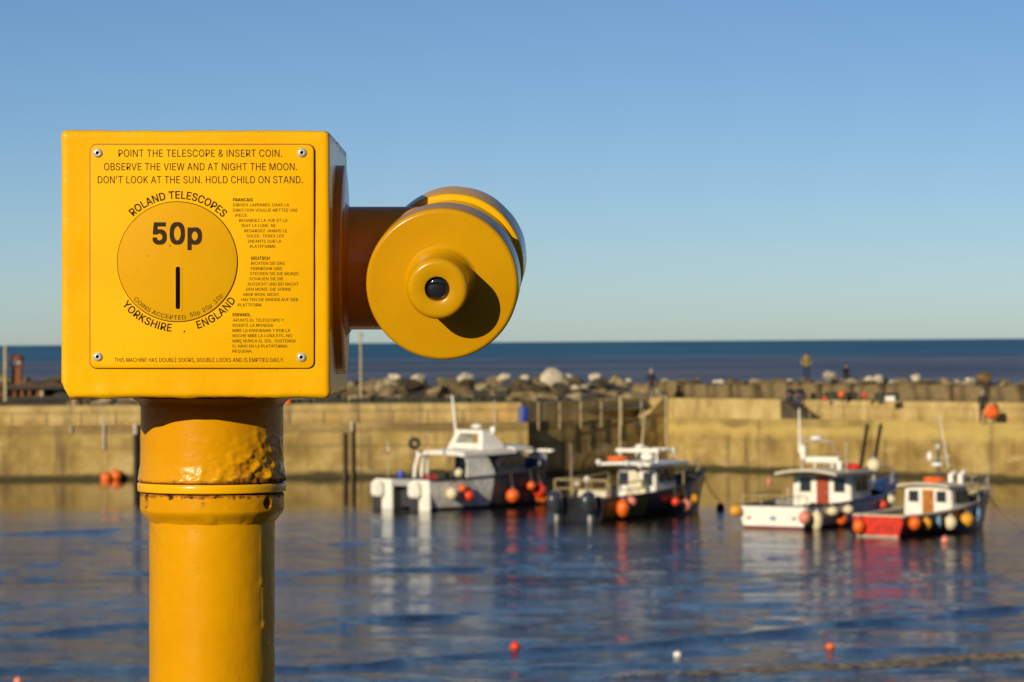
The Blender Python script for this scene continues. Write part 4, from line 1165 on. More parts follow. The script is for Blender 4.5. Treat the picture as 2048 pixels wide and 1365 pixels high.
def rails(parent, pts, h, m, name='guard_rail', r=0.022, mid=True):
    mb = MB()
    up = Vector((0, 0, h))
    P_ = [Vector(p) for p in pts]
    mb.tube([p + up for p in P_], r, 6)
    if mid: mb.tube([p + up * .5 for p in P_], r * .7, 6)
    for p in P_: mb.tube([p, p + up], r, 6)
    return mb.build(name, m, parent)
def flag(parent, base, h, cols, w=0.35):
    p = pole(parent, 'flag_staff', base, Vector(base) + Vector((0.06, -0.12, h)), 0.02, M['palegal'])
    mb = MB(); n = 8
    top = Vector(base) + Vector((0.055, -0.115, h * .96))
    for k in range(3):
        vs = []
        for side in (0, 1):
            for i in range(n + 1):
                t = i / n
                vs.append(top + Vector((t * w * .35 + .012 * side, -t * w * .25 + .03 * math.sin(t * 8), -0.15 - t * w * .9 - (k * .13))))
                vs.append(top + Vector((t * w * .35 + .012 * side, -t * w * .25 + .03 * math.sin(t * 8), -0.28 - t * w * .9 - (k * .13))))
        q = 2 * (n + 1); fs = []
        for i in range(n):
            a = 2 * i
            fs += [(a, a + 1, a + 3, a + 2), (q + a, q + a + 2, q + a + 3, q + a + 1)]
        mb.add(vs, fs, k)
    mb.build('flag', cols, p)
    return p
def heading(px, py, psi):
    p = W(px, py)
    return p, -math.radians(psi)
def to_world(root, v):
    return Matrix.Translation(root.location) @ Matrix.Rotation(root.rotation_euler.z, 4, 'Z') @ Matrix.Diagonal((*root.scale, 1)) @ Vector(v)

BUOYCOL = {'orange': M['orange'], 'red': M['redbuoy'], 'pink': M['pink'], 'yellow': M['yellowbuoy'], 'cream': M['creambuoy'], 'blue': M['bluefender'], 'black': M['black'], 'white': M['white']}
def buoy(loc, r, colname, label, group, cat='buoy', elong=1.0, rope_to=None, name='buoy_fender'):
    """round inflatable buoy: body with a moulded eye on top, rope up to what holds it"""
    root = empty(name, loc)
    n = 20
    prof = [(max(1e-4, math.sin(math.pi * i / 10) * r), -math.cos(math.pi * i / 10) * r * elong) for i in range(10)]
    prof = prof[:-0 or None]
    prof += [(r * 0.30, r * elong * 0.98), (r * 0.17, r * elong * 1.06), (r * 0.16, r * elong * 1.22), (1e-4, r * elong * 1.24)]
    b = MB().lathe(prof, n, closed=True).build('buoy_body', BUOYCOL[colname], root)
    MB().lathe([(r * .19, r * elong * 1.04), (r * .21, r * elong * 1.08), (r * .21, r * elong * 1.14), (r * .18, r * elong * 1.17)], 14).build('rope_eye', M['blue'] if colname in ('orange', 'cream') else M['black'], b)
    if rope_to is not None:
        d = Vector(rope_to) - Vector(loc)
        MB().tube([(0, 0, r * elong * 1.2), d], 0.018, 6).build('rope', M['rope'], root)
    tag(root, label, cat, group)
    return root
def hull_fender(root, S, px, py, r, colname, label, elong=1.0, group='buoys hanging along the boats'):
    """hang a fender on the starboard side so that it touches the topside"""
    r *= 1.1; best = None
    for i in range(0, 101):
        q = side_at(S, i / 100)
        w = to_world(root, q + Vector((r * 0.8, -r * .3, 0)))
        e = abs(proj(w)[0] - px)
        if best is None or e < best[0]: best = (e, q, w)
    _, q, w = best
    c = P(px, py, w.y)
    c.x, c.y = w.x, w.y
    return buoy(c, r, colname, label, group, elong=elong, rope_to=to_world(root, q + Vector((0.05, 0, 0.03))))
def stern_fender(root, S, px, py, r, colname, label, elong=1.0, group='buoys hanging along the boats'):
    best = None
    hb = S[0][-1][0]
    for i in range(-60, 61):
        q = Vector((hb * i / 50, -0.05, S[0][-1][2]))
        w = to_world(root, q + Vector((0, -r * 1.02, 0)))
        e = abs(proj(w)[0] - px)
        if best is None or e < best[0]: best = (e, q, w)
    _, q, w = best
    c = P(px, py, w.y); c.x, c.y = w.x, w.y
    return buoy(c, r, colname, label, group, elong=elong, rope_to=to_world(root, q + Vector((0, 0, 0.03))))

# ---- boat A: pale catamaran with a long canopy
loc, rz = heading(806, 1019, 48)
A = empty('fishing_boat', loc, rz)
A.scale = (1.13, 0.83, 1)
tag(A, 'white and grey twin hulled workboat with a long canopy, leftmost of the four boats', 'boat')
LA, BA = 10.2, 3.5
S = hull_sections(LA, BA, 1.35, 1.9, n=18, full=1.0, pw=2.6, flare=0.05, draft=0.35)
SA = S
mb = MB()
# starboard outer topside, inner tunnel sides: two hulls joined by a deck
m_ = len(S[0])
for sg in (1, -1):
    vs = [(sg * x, y, z) for sec in S for x, y, z in sec[1:]]
    fs = []; mi = []
    for i in range(len(S) - 1):
        for j in range(m_ - 2):
            a = i * (m_ - 1) + j
            f = (a, a + m_ - 1, a + m_, a + 1)
            fs.append(f if sg > 0 else f[::-1])
            mi.append(3 if j == 0 else (0 if i < 8 else 1))  # dark forward stations put the bow flare's shade into the hull colour
    o_ = len(mb.v); mb.v += vs; mb.f += [tuple(q + o_ for q in f) for f in fs]; mb.m += mi
    # tunnel wall
    vs = []
    for sec in S:
        w = sec[-1][0]
        xi = max(w - 1.15, 0.0)
        vs += [(sg * sec[1][0], sec[1][1], sec[1][2]), (sg * xi, sec[1][1], -0.15), (sg * xi, sec[-1][1], sec[-1][2] - 0.45), (sg * xi, sec[-1][1], sec[-1][2] - .12), (0, sec[-1][1], sec[-1][2] - .12), (sg * w, sec[-1][1], sec[-1][2])]
    fs = []; mi = []
    for i in range(len(S) - 1):
        a = i * 6
        for j in range(2):
            f = (a + j, a + j + 1, a + j + 7, a + j + 6)
            fs.append(f if sg > 0 else f[::-1]); mi.append(1)
        f = (a + 2, a + 4, a + 10, a + 8); fs.append(f if sg < 0 else f[::-1]); mi.append(2)
        f = (a + 5, a + 4, a + 10, a + 11); fs.append(f if sg < 0 else f[::-1]); mi.append(2)
    o_ = len(mb.v); mb.v += vs; mb.f += [tuple(q + o_ for q in f) for f in fs]; mb.m += mi
mb.build('hull', [M['palehull'], M['dgrey'], M['deck'], M['black']], A, angle=30)
for sx in (1, -1):
    tb = MB()
    b0 = [(sx * 1.16 - .55, -0.1, -.25), (sx * 1.16 + .55, -0.1, -.25), (sx * 1.16 + .55, 0.05, -.25), (sx * 1.16 - .55, 0.05, -.25)]
    t0 = [(x, y, 1.36) for x, y, z in b0]
    tb.hexa(b0, t0)
    bev(tb.build('transom', M['white'], A, smooth=False), 0.03)
    # raised quarter pod and outboard leg on each hull
    pb = MB().box((sx * 1.16 - .16, -0.32, 0.92), (0.62, 0.44, 0.72))
    bev(pb.build('engine_pod', M['white'], A, smooth=False), 0.1)
    ob = MB().box((sx * 1.16 - .2, -0.34, 0.22), (0.28, 0.3, 0.72)); ob.tube([(sx * 1.16 - .2, -0.34, -0.1), (sx * 1.16 - .2, -0.42, -0.5)], 0.1, 8)
    bev(ob.build('outboard_leg', M['dgrey'], A, smooth=False), 0.03)
MB().box((0, 0.02, 1.22), (1.30, 0.2, 0.30)).build('stern_bridge', M['grey'], A, smooth=False)
MB().box((0, 0.6, 0.55), (1.2, 0.1, 0.9)).build('tunnel_bulkhead', M['dgrey'], A, smooth=False)
gb = MB()
for sg in (1, -1): gb.tube([(sg * s_[-1][0], s_[-1][1], s_[-1][2] + .01) for s_ in S], 0.06, 6)
gb.tube([(-1.75, -.02, 1.37), (1.75, -.02, 1.37)], 0.06, 6)
gb.build('gunwale', M['dgrey'], A)
# canopy on curved aft legs
roofA = roof(A, 2.7, 6.6, 1.5, 2.55, th=0.20, camber=0.08, z_fwd=0.10)
for yy, bow_ in ((2.45, .45), (2.95, .12), (3.35, 0.0)):
    MB().tube([(-1.40, yy, 1.33), (-1.40, yy + .05, 1.85), (-1.38, yy + .2 * bow_ / .45 + .05, 2.3), (-1.3, yy + bow_, 2.5)], 0.085, 8).build('canopy_leg', M['white'], A)
# light curved side screens and dark wheelhouse forward
for sx in (1, -1):
    if sx < 0: continue
    prof_ = [(2.95, 1.38), (3.02, 2.0), (2.85, 2.5), (4.1, 2.55), (4.6, 2.2), (4.95, 1.75), (5.1, 1.38)]
    q_ = MB(); n_ = len(prof_)
    q_.add([(1.44, y, z) for y, z in prof_] + [(1.37, y, z) for y, z in prof_], [tuple(range(n_)), tuple(range(2 * n_ - 1, n_ - 1, -1))] + [(k, n_ + k, n_ + (k + 1) % n_, (k + 1) % n_) for k in range(n_)])
    q_.build('side_screen', M['palehull'], A, smooth=False)
cabA = cabin(A, 5.3, 7.6, 1.38, 1.30, 1.4, 2.55, M['dgrey'], rake=0.5)
for yy in (5.75, 6.4, 7.0): window(A, 1.355, yy, 2.1, 0.5, 0.45, 'starboard')
window(A, -0.6, 5.3, 2.1, .6, .5); window(A, 0.6, 5.3, 2.1, .6, .5); door(A, 0, 5.3, 1.4, 2.4, .55, M['grey'])
roof(A, 6.4, 7.75, 1.55, 2.68, th=0.10, camber=0.12)
# white arch above the canopy
ar = MB()
for sx in (-1, 1):
    ar.hexa([(sx * .95 - .16, 4.5, 2.6), (sx * .95 + .16, 4.5, 2.6), (sx * .95 + .16, 6.2, 2.7), (sx * .95 - .16, 6.2, 2.7)],
            [(sx * .72 - .14, 4.85, 3.36), (sx * .72 + .14, 4.85, 3.36), (sx * .72 + .14, 5.6, 3.36), (sx * .72 - .14, 5.6, 3.36)])
ar.box((0, 5.22, 3.44), (1.72, .80, 0.16))
ar.box((0, 4.62, 2.80), (1.6, .10, 0.22))
ar.build('radar_arch', M['white'], A)
radar(A, (0.1, 5.3, 3.58), 0.26, 0.2)
radar(A, (0.85, 5.6, 3.35), 0.14, 0.3, name='satellite_dome')
pole(A, 'antenna', (-0.85, 4.9, 3.2), (-1.0, 4.8, 5.1), 0.06, M['white'], r2=0.045)
pole(A, 'antenna', (0.75, 5.9, 3.3), (0.7, 5.9, 4.9), 0.03, M['palegal'])
flag(A, (-1.35, 0.5, 1.35), 1.9, [M['white'], M['flagpurple'], M['redcloth']])
flag(A, (0.55, 1.2, 1.35), 2.2, [M['redcloth'], M['redcloth'], M['pink']], w=.3)
rails(A, [(1.0, 8.9, 1.8), (0.75, 9.6, 1.9), (0.1, 10.5, 2.0), (-0.75, 9.6, 1.9)], 0.45, M['white'], r=.045)
bev(MB().box((0.3, 10.3, 2.45), (0.9, 0.3, 0.14)).build('bow_roller', M['white'], A, smooth=False), .04)
bev(MB().box((0.45, 9.2, 1.9), (0.7, 0.8, 0.5)).build('foredeck_box', M['navy'], A, smooth=False), .05)

def tyre(loc, R_, label):
    root = empty('tyre_fender', loc)
    mb = MB(); n = 24
    pts = [Vector((R_ * math.cos(2 * math.pi * k / n), 0.0, R_ * math.sin(2 * math.pi * k / n))) for k in range(n)]
    vs = []; fs = []
    k2 = 8
    for k in range(n):
        d = pts[k].normalized()
        for j in range(k2):
            a = 2 * math.pi * j / k2
            vs.append(pts[k] + d * 0.09 * math.cos(a) + Vector((0, 0.09 * math.sin(a), 0)))
    for k in range(n):
        for j in range(k2):
            fs.append((k * k2 + j, k * k2 + (j + 1) % k2, ((k + 1) % n) * k2 + (j + 1) % k2, ((k + 1) % n) * k2 + j))
    mb.add(vs, fs).build('tread', M['black'], root)
    return tag(root, label, 'tyre')
tyre(to_world(A, (-1.0, 2.0, 2.93)), 0.2, 'small black tyre standing on the aft end of the catamaran canopy')
def tub(loc, r, h, m, label, name='tub', cat='tub'):
    root = empty(name, loc)
    b = MB().lathe([(r * .85, 0), (r, h * .1), (r * 1.02, h * .5), (r, h * .9), (r * .9, h), (r * .8, h), (r * .78, h * .12), (1e-4, h * .12)], 20, closed=True).build('barrel_wall', m, root)
    MB().lathe([(r * .8, h * .93), (1e-4, h * .95)], 20, closed=True).build('lid', m, root)
    for zz in (.33, .66):
        MB().lathe([(r * 1.02, h * zz - .02), (r * 1.06, h * zz), (r * 1.02, h * zz + .02)], 20, closed=True).build('hoop', m, root)
    return tag(root, label, cat)
tub(to_world(A, (-0.9, 0.9, 1.27)), 0.16, 0.42, M['blue'], 'small blue tub on the stern of the white catamaran')
buoy(to_world(A, (1.25, 2.6, 1.62)), 0.2, 'cream', 'pale round buoy resting on deck below the catamaran canopy', 'buoys hanging along the boats')
hull_fender(A, S, 905, 988, 0.25, 'cream', 'large cream buoy hanging on the side of the catamaran', elong=1.05)
hull_fender(A, S, 925, 977, 0.17, 'orange', 'small orange buoy above and left of a bigger one on the catamaran side')
hull_fender(A, S, 937, 992, 0.23, 'red', 'red orange buoy right of the cream buoy on the catamaran side')
hull_fender(A, S, 1025, 992, 0.30, 'orange', 'big orange buoy near the middle of the catamaran side')
hull_fender(A, S, 1063, 972, 0.19, 'orange', 'small orange buoy high beside the bow of the catamaran')
hull_fender(A, S, 1080, 982, 0.30, 'red', 'big deep red buoy at the bow of the catamaran')
hull_fender(A, S, 1084, 994, 0.30, 'orange', 'big orange buoy low at the bow of the catamaran')

# ---- boat B: dark boat with two outboards
loc, rz = heading(1160, 1041, 35)
B_ = empty('fishing_boat', loc, rz)
tag(B_, 'dark hulled boat with two outboard engines and a white flat roofed cabin', 'boat')
SB, hb_, trb = hull(B_, 9.5, 2.9, 0.95, 1.8, M['blackhull'], M['blackhull'], M['deck'], M['blackhull'], M['dgrey'], pw=2.4, flare=.08)
nv = MB()
for sg in (1, -1):
    vs = [Vector((sg * (p[0] + .03), p[1] + .02, p[2])) for sec in SB[12:] for p in (sec[3], sec[4])]
    fs = [(2 * i, 2 * i + 2, 2 * i + 3, 2 * i + 1) for i in range(len(SB) - 13)]
    nv.add(vs, [f if sg > 0 else f[::-1] for f in fs])
nv.build('bow_flare_band', M['navy'], B_)
ol = MB()
vs = [Vector((p[0] + .02, p[1], p[2])) for sec in SB[:7] for p in (sec[2], sec[3], (sec[4][0], sec[4][1], sec[4][2] - .1))]
ol.add(vs, [(3 * i + j, 3 * i + j + 3, 3 * i + j + 4, 3 * i + j + 1) for i in range(6) for j in range(2)])
ol.build('sunlit_quarter', M['olive'], B_)  # olive strip paints glancing sun onto the aft starboard side
def outboard(parent, x):
    cw = MB()
    cw.lathe([(0.12, 0.30), (0.24, 0.36), (0.29, 0.55), (0.29, 0.85), (0.25, 1.05), (0.13, 1.16), (1e-4, 1.18)], 16, mtx=Matrix.Translation((x, -0.42, 0.05)) @ Matrix.Rotation(0.25, 4, 'X') @ Matrix.Diagonal((1.05, 1.4, 1.05, 1)), closed=True)
    c = cw.build('outboard_engine', M['cowl'], parent)
    lg = MB().box((x, -0.40, 0.12), (0.16, 0.30, 0.75)); lg.box((x, -0.44, -0.28), (0.10, 0.5, 0.1)); lg.box((x, -0.12, 0.55), (.22, .3, .3))
    lg.build('engine_leg', M['grey'], c, smooth=False)
    MB().box((x, -0.80, 0.75), (0.2, 0.05, 0.3), R=Matrix.Rotation(.25, 3, 'X')).build('engine_badge', M['palegal'], c, smooth=False)
outboard(B_, -0.85); outboard(B_, 0.85)
cabB = cabin(B_, 4.4, 6.3, 1.0, 0.95, 0.6, 2.2, M['white'], rake=0.35)
door(B_, -0.05, 4.4, 0.9, 1.95, 0.5, M['cream']); window(B_, -0.62, 4.4, 1.6, .4, .5); window(B_, 0.62, 4.4, 1.6, .4, .5)
for yy in (4.9, 5.6): window(B_, 0.985, yy, 1.75, .5, .5, 'starboard')
roof(B_, 3.4, 6.6, 1.35, 2.3, th=0.12, camber=0.06)
rk = MB()
for sx in (-1, 1):
    rk.tube([(sx * .95, 4.6, 2.3), (sx * .95, 4.6, 2.8)], .05, 6); rk.tube([(sx * .95, 5.9, 2.3), (sx * .95, 5.9, 2.8)], .06, 6)
    rk.tube([(sx * .95, 4.5, 2.8), (sx * .95, 6.0, 2.8)], .06, 6)
rk.box((0, 4.6, 2.82), (2.2, .22, .16)); rk.box((0, 5.9, 2.82), (2.2, .22, .16))
rk.build('roof_rack', M['white'], B_)
lr = MB().lathe([(0.10, 0), (.42, .03), (.46, .12), (.40, .22), (.1, .25)], 20, mtx=Matrix.Translation((-0.75, 4.1, 2.36)))
tag(lr.build('liferaft', M['orange'], recentre=False), 'orange liferaft pack on the cabin roof of the dark boat', 'liferaft')
lo_ = bpy.data.objects['liferaft']; lo_.matrix_world = Matrix.Translation(loc) @ Matrix.Rotation(rz, 4, 'Z')
radar(B_, (-0.15, 5.0, 2.9), 0.22, 0.17); radar(B_, (0.35, 4.8, 2.4), 0.3, 0.3)
pole(B_, 'antenna', (-0.95, 4.6, 2.8), (-0.93, 4.6, 5.2), .05, M['rail']); pole(B_, 'antenna', (0.95, 5.4, 2.8), (0.92, 5.4, 5.2), .05, M['rail'])
mst = pole(B_, 'mast', (-0.1, 5.0, 2.8), (0.12, 5.0, 4.6), .06, M['rail'], r2=.04)
MB().box((0.06, 5.0, 4.0), (0.9, .04, .04)).build('crosstree', M['dgrey'], mst, smooth=False)
for sx in (-.3, .45): MB().ball((sx, 5.0, 4.0), .1, n=10).build('deck_light', M['dgrey'], mst)
for sx, zz in ((-1.25, 2.34), (0.2, 2.3), (.9, 2.22)): MB().ball((sx, 3.35, zz), .13, n=10).build('deck_light', M['white'], B_)
rails(B_, [(-1.35, 0.1, 0.95), (-0.5, 0.1, .95), (0.3, 0.1, .95), (1.3, 0.1, .95)], 0.75, M['rail'], r=.035)
rails(B_, [(1.38, 0.2, .95), (1.4, 1.6, .97), (1.42, 3.0, 1.0)], 0.6, M['rail'], r=.03)
rails(B_, [(-1.38, 0.2, .95), (-1.4, 1.6, .97), (-1.42, 3.0, 1.0), (-1.42, 4.4, 1.1)], 0.75, M['rail'], r=.035)
rails(B_, [(1.3, 6.2, 1.3), (1.05, 7.4, 1.5), (.5, 8.6, 1.7), (0.03, 9.5, 1.8)], 0.55, M['rail'], r=.03)
flag(B_, (-0.6, 0.25, 0.95), 2.3, [M['flagpurple'], M['flagpurple'], M['redcloth']], w=.3)
for q, r_, cn, lb in (((-0.45, 0.5, 1.55), .16, 'cream', 'left one of two pale buoys perched on the dark boat stern rail'), ((-0.1, 0.7, 1.68), .15, 'white', 'right one of two pale buoys perched on the dark boat stern rail')):
    buoy(to_world(B_, q), r_, cn, lb, 'buoys hanging along the boats')
for (q, r_, el, lb) in (((0.62, 3.7, 1.35), .17, 1.8, 'tall white fender highest in the heap against the dark boat cabin'), ((0.95, 3.5, 1.0), .19, 1.5, 'white fender in the middle of the heap against the dark boat cabin'), ((1.15, 3.2, .75), .17, 1.4, 'white fender lowest in the heap against the dark boat cabin'), ((0.3, 3.4, .95), .16, 1.5, 'white fender leftmost in the heap against the dark boat cabin')):
    buoy(to_world(B_, q), r_, 'cream', lb, 'buoys hanging along the boats', elong=el, cat='fender')
hull_fender(B_, SB, 1247, 1017, 0.26, 'orange', 'bright orange pear shaped buoy on the side of the dark boat', elong=1.35)
hull_fender(B_, SB, 1263, 1004, 0.21, 'pink', 'faded pink buoy right of the orange one on the dark boat')
hull_fender(B_, SB, 1352, 1004, 0.17, 'red', 'dull red buoy towards the bow of the dark boat')
hull_fender(B_, SB, 1372, 1011, 0.24, 'pink', 'peach coloured buoy low near the bow of the dark boat')
hull_fender(B_, SB, 1387, 999, 0.22, 'yellow', 'yellow buoy near the bow of the dark boat')
stern_fender(B_, SB, 1115, 990, 0.2, 'pink', 'pale pink buoy on the left stern corner of the dark boat')
bev(MB().box((0.5, 0.5, 1.1), (1.5, .6, .35)).build('stern_locker', M['cream'], B_, smooth=False), .04)

# ---- boat C: white boat with a red door
loc, rz = heading(1548, 1058, 33)
Cb = empty('fishing_boat', loc, rz)
tag(Cb, 'white fishing boat with a wheelhouse and a dark red door', 'boat')
SC, hc, trc = hull(Cb, 10.4, 3.35, 0.9, 1.5, M['palehull'], M['boot'], M['deck'], M['white'], M['dgrey'], pw=2.5, flare=.06)
MB().box((0, -0.02, 0.05), (2.7, 0.1, 0.12)).build('boot_stripe', M['boot'], Cb, smooth=False)
for sx in (-1.1, 0.95): MB().box((sx, -0.07, .42), (.16, .04, .08)).build('scupper', M['black'], trc, smooth=False)
MB().box((0, -0.07, .42), (.26, .03, .14)).build('emblem', M['bluefender'], trc, smooth=False)
cabC = cabin(Cb, 4.1, 6.2, 1.38, 1.30, 0.5, 2.2, M['white'], rake=0.45)
door(Cb, 0.08, 4.1, 0.7, 1.95, 0.55, M['reddoor'])
window(Cb, -0.72, 4.1, 1.6, .42, .5); window(Cb, 0.85, 4.1, 1.6, .42, .5)
for yy in (4.7, 5.35): window(Cb, 1.36, yy, 1.65, .45, .55, 'starboard')
window(Cb, -.65, 6.2 - .2, 1.65, .5, .5)
roof(Cb, 2.7, 6.1, 1.42, 2.14, th=0.10, camber=0.16, m=M['cream'])
cv = MB()
vs = []
for sec in SC[12:]:
    x, y, z = sec[-1]
    vs += [(-x, y, z + .03), (-x * .5, y, z + .22), (0, y, z + .30), (x * .5, y, z + .22), (x, y, z + .03)]
fs = [(i * 5 + j, i * 5 + j + 1, i * 5 + j + 6, i * 5 + j + 5) for i in range(len(SC) - 13) for j in range(4)]
cv.add(vs, fs).build('foredeck_cover', M['navy'], Cb)
gk = MB()
for sx in (1, -1): gk.tube([(sx * (s_[-1][0] + .03), s_[-1][1], s_[-1][2] - .02) for s_ in SC[9:]], .07, 6)
gk.build('rubbing_band', M['navy'], Cb)
rt = MB()
for sx in (-1, 1): rt.tube([(sx * .4, 4.3, 2.25), (sx * .4, 4.3, 2.6)], .04, 6)
rt.tube([(-.75, 4.3, 2.62), (0.75, 4.3, 2.62)], .15, 10); rt.tube([(.75, 4.3, 2.6), (.75, 4.3, 2.25)], .12, 8)
rt.build('radar_scanner', M['white'], Cb)
mc = pole(Cb, 'mast', (-0.95, 4.2, 2.25), (-0.9, 4.2, 3.6), .05, M['palegal'])
MB().tube([(-.85, 4.15, 2.65), (-.85, 4.15, 3.2)], [.13, .14], 12).build('radar_reflector', M['white'], mc)
radar(Cb, (-0.3, 4.3, 3.42), .26, .2)
pole(Cb, 'crossbar', (-0.95, 4.25, 3.4), (0.35, 4.3, 3.4), .045, M['palegal'])
pole(Cb, 'mast_leg', (0.35, 4.3, 3.4), (0.75, 4.7, 2.25), .03, M['palegal'])
pole(Cb, 'antenna', (-1.05, 4.2, 2.9), (-1.0, 4.1, 4.75), .055, M['white'], r2=.035)
pole(Cb, 'antenna', (0.98, 4.4, 2.2), (1.0, 4.4, 3.4), .03, M['palegal'])
def raft(root, q, m, label, s=.4):
    o = MB().lathe([(s * .3, 0), (s, .04), (s * 1.08, .13), (s * .95, .22), (s * .2, .26)], 20).build('liferaft', m)
    w = to_world(root, q); o.location = w
    return tag(o, label, 'liferaft')
raft(Cb, (0.85, 5.2, 2.22), M['redbuoy'], 'red liferaft pack on the roof of the white boat with the red door')
rails(Cb, [(-1.5, 0.1, .9), (-.6, .05, .9), (.4, .05, .9), (1.45, 0.1, .9)], 0.42, M['rail'], r=.028, mid=False)
rails(Cb, [(-1.55, .4, .9), (-1.62, 2, .92), (-1.66, 3.6, .95)], 0.42, M['rail'], r=.028, mid=False)
rails(Cb, [(1.3, 7.3, 1.15), (1.0, 8.5, 1.3), (.5, 9.7, 1.42), (0.03, 10.7, 1.52), (-.5, 9.7, 1.42), (-1.0, 8.5, 1.3)], 0.6, M['palegal'], r=.028)
buoy(to_world(Cb, (-0.15, 9.2, 2.2)), .33, 'cream', 'big cream ball buoy raised above the bow of the white boat', 'buoys hanging along the boats')
pole(Cb, 'buoy_post', (-0.15, 9.2, 1.4), (-0.15, 9.2, 1.95), .05, M['palegal'])
stern_fender(Cb, SC, 1471, 1022, .25, 'yellow', 'yellow buoy on the left stern corner of the white boat')
stern_fender(Cb, SC, 1609, 1036, .25, 'pink', 'coral pink buoy on the right stern corner of the white boat', elong=1.1)
hull_fender(Cb, SC, 1633, 1042, .22, 'cream', 'long cream fender just right of the white boat transom', elong=1.7)
hull_fender(Cb, SC, 1664, 1023, .22, 'cream', 'cream fender high on the white boat side below the red door', elong=.8)
hull_fender(Cb, SC, 1697, 1020, .22, 'cream', 'cream fender high on the white boat side right of the red door', elong=.8)
hull_fender(Cb, SC, 1684, 1038, .22, 'orange', 'orange buoy low in the middle of the white boat side', elong=1.1)
hull_fender(Cb, SC, 1766, 1010, .17, 'red', 'small red buoy towards the bow of the white boat')
hull_fender(Cb, SC, 1780, 1000, .22, 'cream', 'cream fender under the bow of the white boat', elong=.9)

# ---- boat D: small blue boat with a red transom
loc, rz = heading(1757, 1074, 40)
Db = empty('fishing_boat', loc, rz)
tag(Db, 'small blue and maroon fishing boat with a red transom and an orange wooden door', 'boat')
M['maroon'] = mat('maroon_hull_paint', (0.07, 0.010, 0.012), 0.4, coat=.3, var=.3, vscale=3)
SD, hd, trd = hull(Db, 7.5, 2.45, 0.8, 1.5, M['maroon'], M['blackhull'], M['deck'], M['red'], M['cream'], pw=2.3, flare=.06, rake=.5)
nv = MB()
for sg in (1, -1):
    vs = [Vector((sg * (p[0] + .012), p[1], p[2])) for sec in SD[9:] for p in (sec[2], sec[3], (sec[4][0], sec[4][1], sec[4][2] - .06))]
    fs = []
    for i in range(len(SD) - 10):
        for j in range(2): fs.append((3 * i + j, 3 * i + j + 3, 3 * i + j + 4, 3 * i + j + 1))
    nv.add(vs, [f if sg > 0 else f[::-1] for f in fs])
nv.build('blue_bow_panel', M['navy'], Db)
MB().box((0, -0.03, 0.0), (1.9, .12, .12)).build('boot_stripe', M['palegal'], Db, smooth=False)
cabD = cabin(Db, 3.45, 5.0, 1.12, 1.05, 0.6, 1.85, M['white'], rake=.35)
door(Db, 0.05, 3.45, .75, 1.68, .5, M['wood'])
window(Db, -.62, 3.45, 1.42, .36, .36); window(Db, .66, 3.45, 1.42, .36, .36)
for yy in (3.9, 4.4): window(Db, 1.10, yy, 1.4, .36, .4, 'starboard')
roof(Db, 3.1, 5.0, 1.2, 1.86, th=.08, camber=.10, m=M['cream'])
raft(Db, (-.15, 4.2, 1.92), M['orange'], 'orange liferaft pack on the roof of the small blue boat', s=.42)
md = pole(Db, 'mast', (0.05, 4.2, 1.9), (0.05, 4.2, 3.25), .055, M['dgrey'])
radar(md, (0.0, 4.2, 2.55), .25, .17); radar(md, (0.05, 4.2, 3.22), .17, .24, M['palegal'])
MB().ball((-.35, 4.2, 2.95), .16, n=12, sc=(.8, .8, 1.3)).build('deck_light', M['white'], md)
MB().tube([(-.4, 4.2, 2.9), (.5, 4.2, 2.9)], .035, 6).build('crossbar', M['palegal'], md)
MB().ball((.5, 4.2, 2.92), .10, n=12, sc=(.8, .8, 1.4)).build('deck_light', M['palegal'], md)
for sx in (0.35, .8): 
    MB().tube([(sx, 4.6, 1.9), (sx, 4.6, 2.2), (sx + .05, 4.75, 2.32), (sx + .05, 4.9, 2.25)], .11, 8).build('vent_cowl', M['white'], Db)
pole(Db, 'antenna', (.5, 4.2, 2.5), (.12, 4.2, 4.6), .03, M['cream'])
rails(Db, [(1.0, 5.6, 1.1), (.75, 6.5, 1.3), (.35, 7.3, 1.45), (0.02, 7.9, 1.55), (-.35, 7.3, 1.45), (-.75, 6.5, 1.3)], .6, M['palegal'], r=.028)
stern_fender(Db, SD, 1717, 1053, .24, 'orange', 'orange buoy at the left edge of the red transom', elong=1.25)
for px, py, r_, cn, el, lb in ((1829, 1047, .23, 'orange', 1.1, 'orange buoy first from the stern on the side of the small blue boat'), (1853, 1048, .19, 'yellow', 1.2, 'yellow buoy second from the stern on the side of the small blue boat'), (1877, 1045, .11, 'blue', 2.2, 'slim pale blue fender between the yellow and cream buoys'), (1900, 1046, .24, 'cream', 1.1, 'cream buoy in the middle of the small blue boat side'), (1934, 1040, .25, 'yellow', 1.05, 'big yellow buoy near the bow of the small blue boat'), (1957, 1030, .11, 'blue', 2.4, 'slim blue fender nearest the bow of the small blue boat')):
    hull_fender(Db, SD, px, py, r_, cn, lb, elong=el)

# ---- gear lying on the decks
def crate(loc, rz, m, label, w=.62, d=.42, h=.3):
    root = empty('fish_crate', loc, rz)
    b = MB(); b.box((0, 0, .02), (w, d, .04))
    for sx in (-1, 1):
        b.box((sx * (w / 2 - .02), 0, h / 2), (.04, d, h)); b.box((0, sx * (d / 2 - .02), h / 2), (w - .08, .04, h))
    b.build('crate_wall', m, root, smooth=False)
    MB().tube([(-w / 2 + .02, -d / 2 - .02, h), (w / 2 - .02, -d / 2 - .02, h)], .025, 6).build('rim', m, root)
    return tag(root, label, 'crate')
crate(to_world(B_, (-0.9, 1.6, .62)), .3, M['blue'], 'blue fish crate on the open deck of the dark boat')
crate(to_world(B_, (-0.5, 2.4, .62)), -.2, M['creambuoy'], 'cream fish crate on the deck in front of the dark boat cabin')
crate(to_world(A, (0.3, 1.6, 1.26)), .2, M['redcloth'], 'red crate on the stern deck of the catamaran')
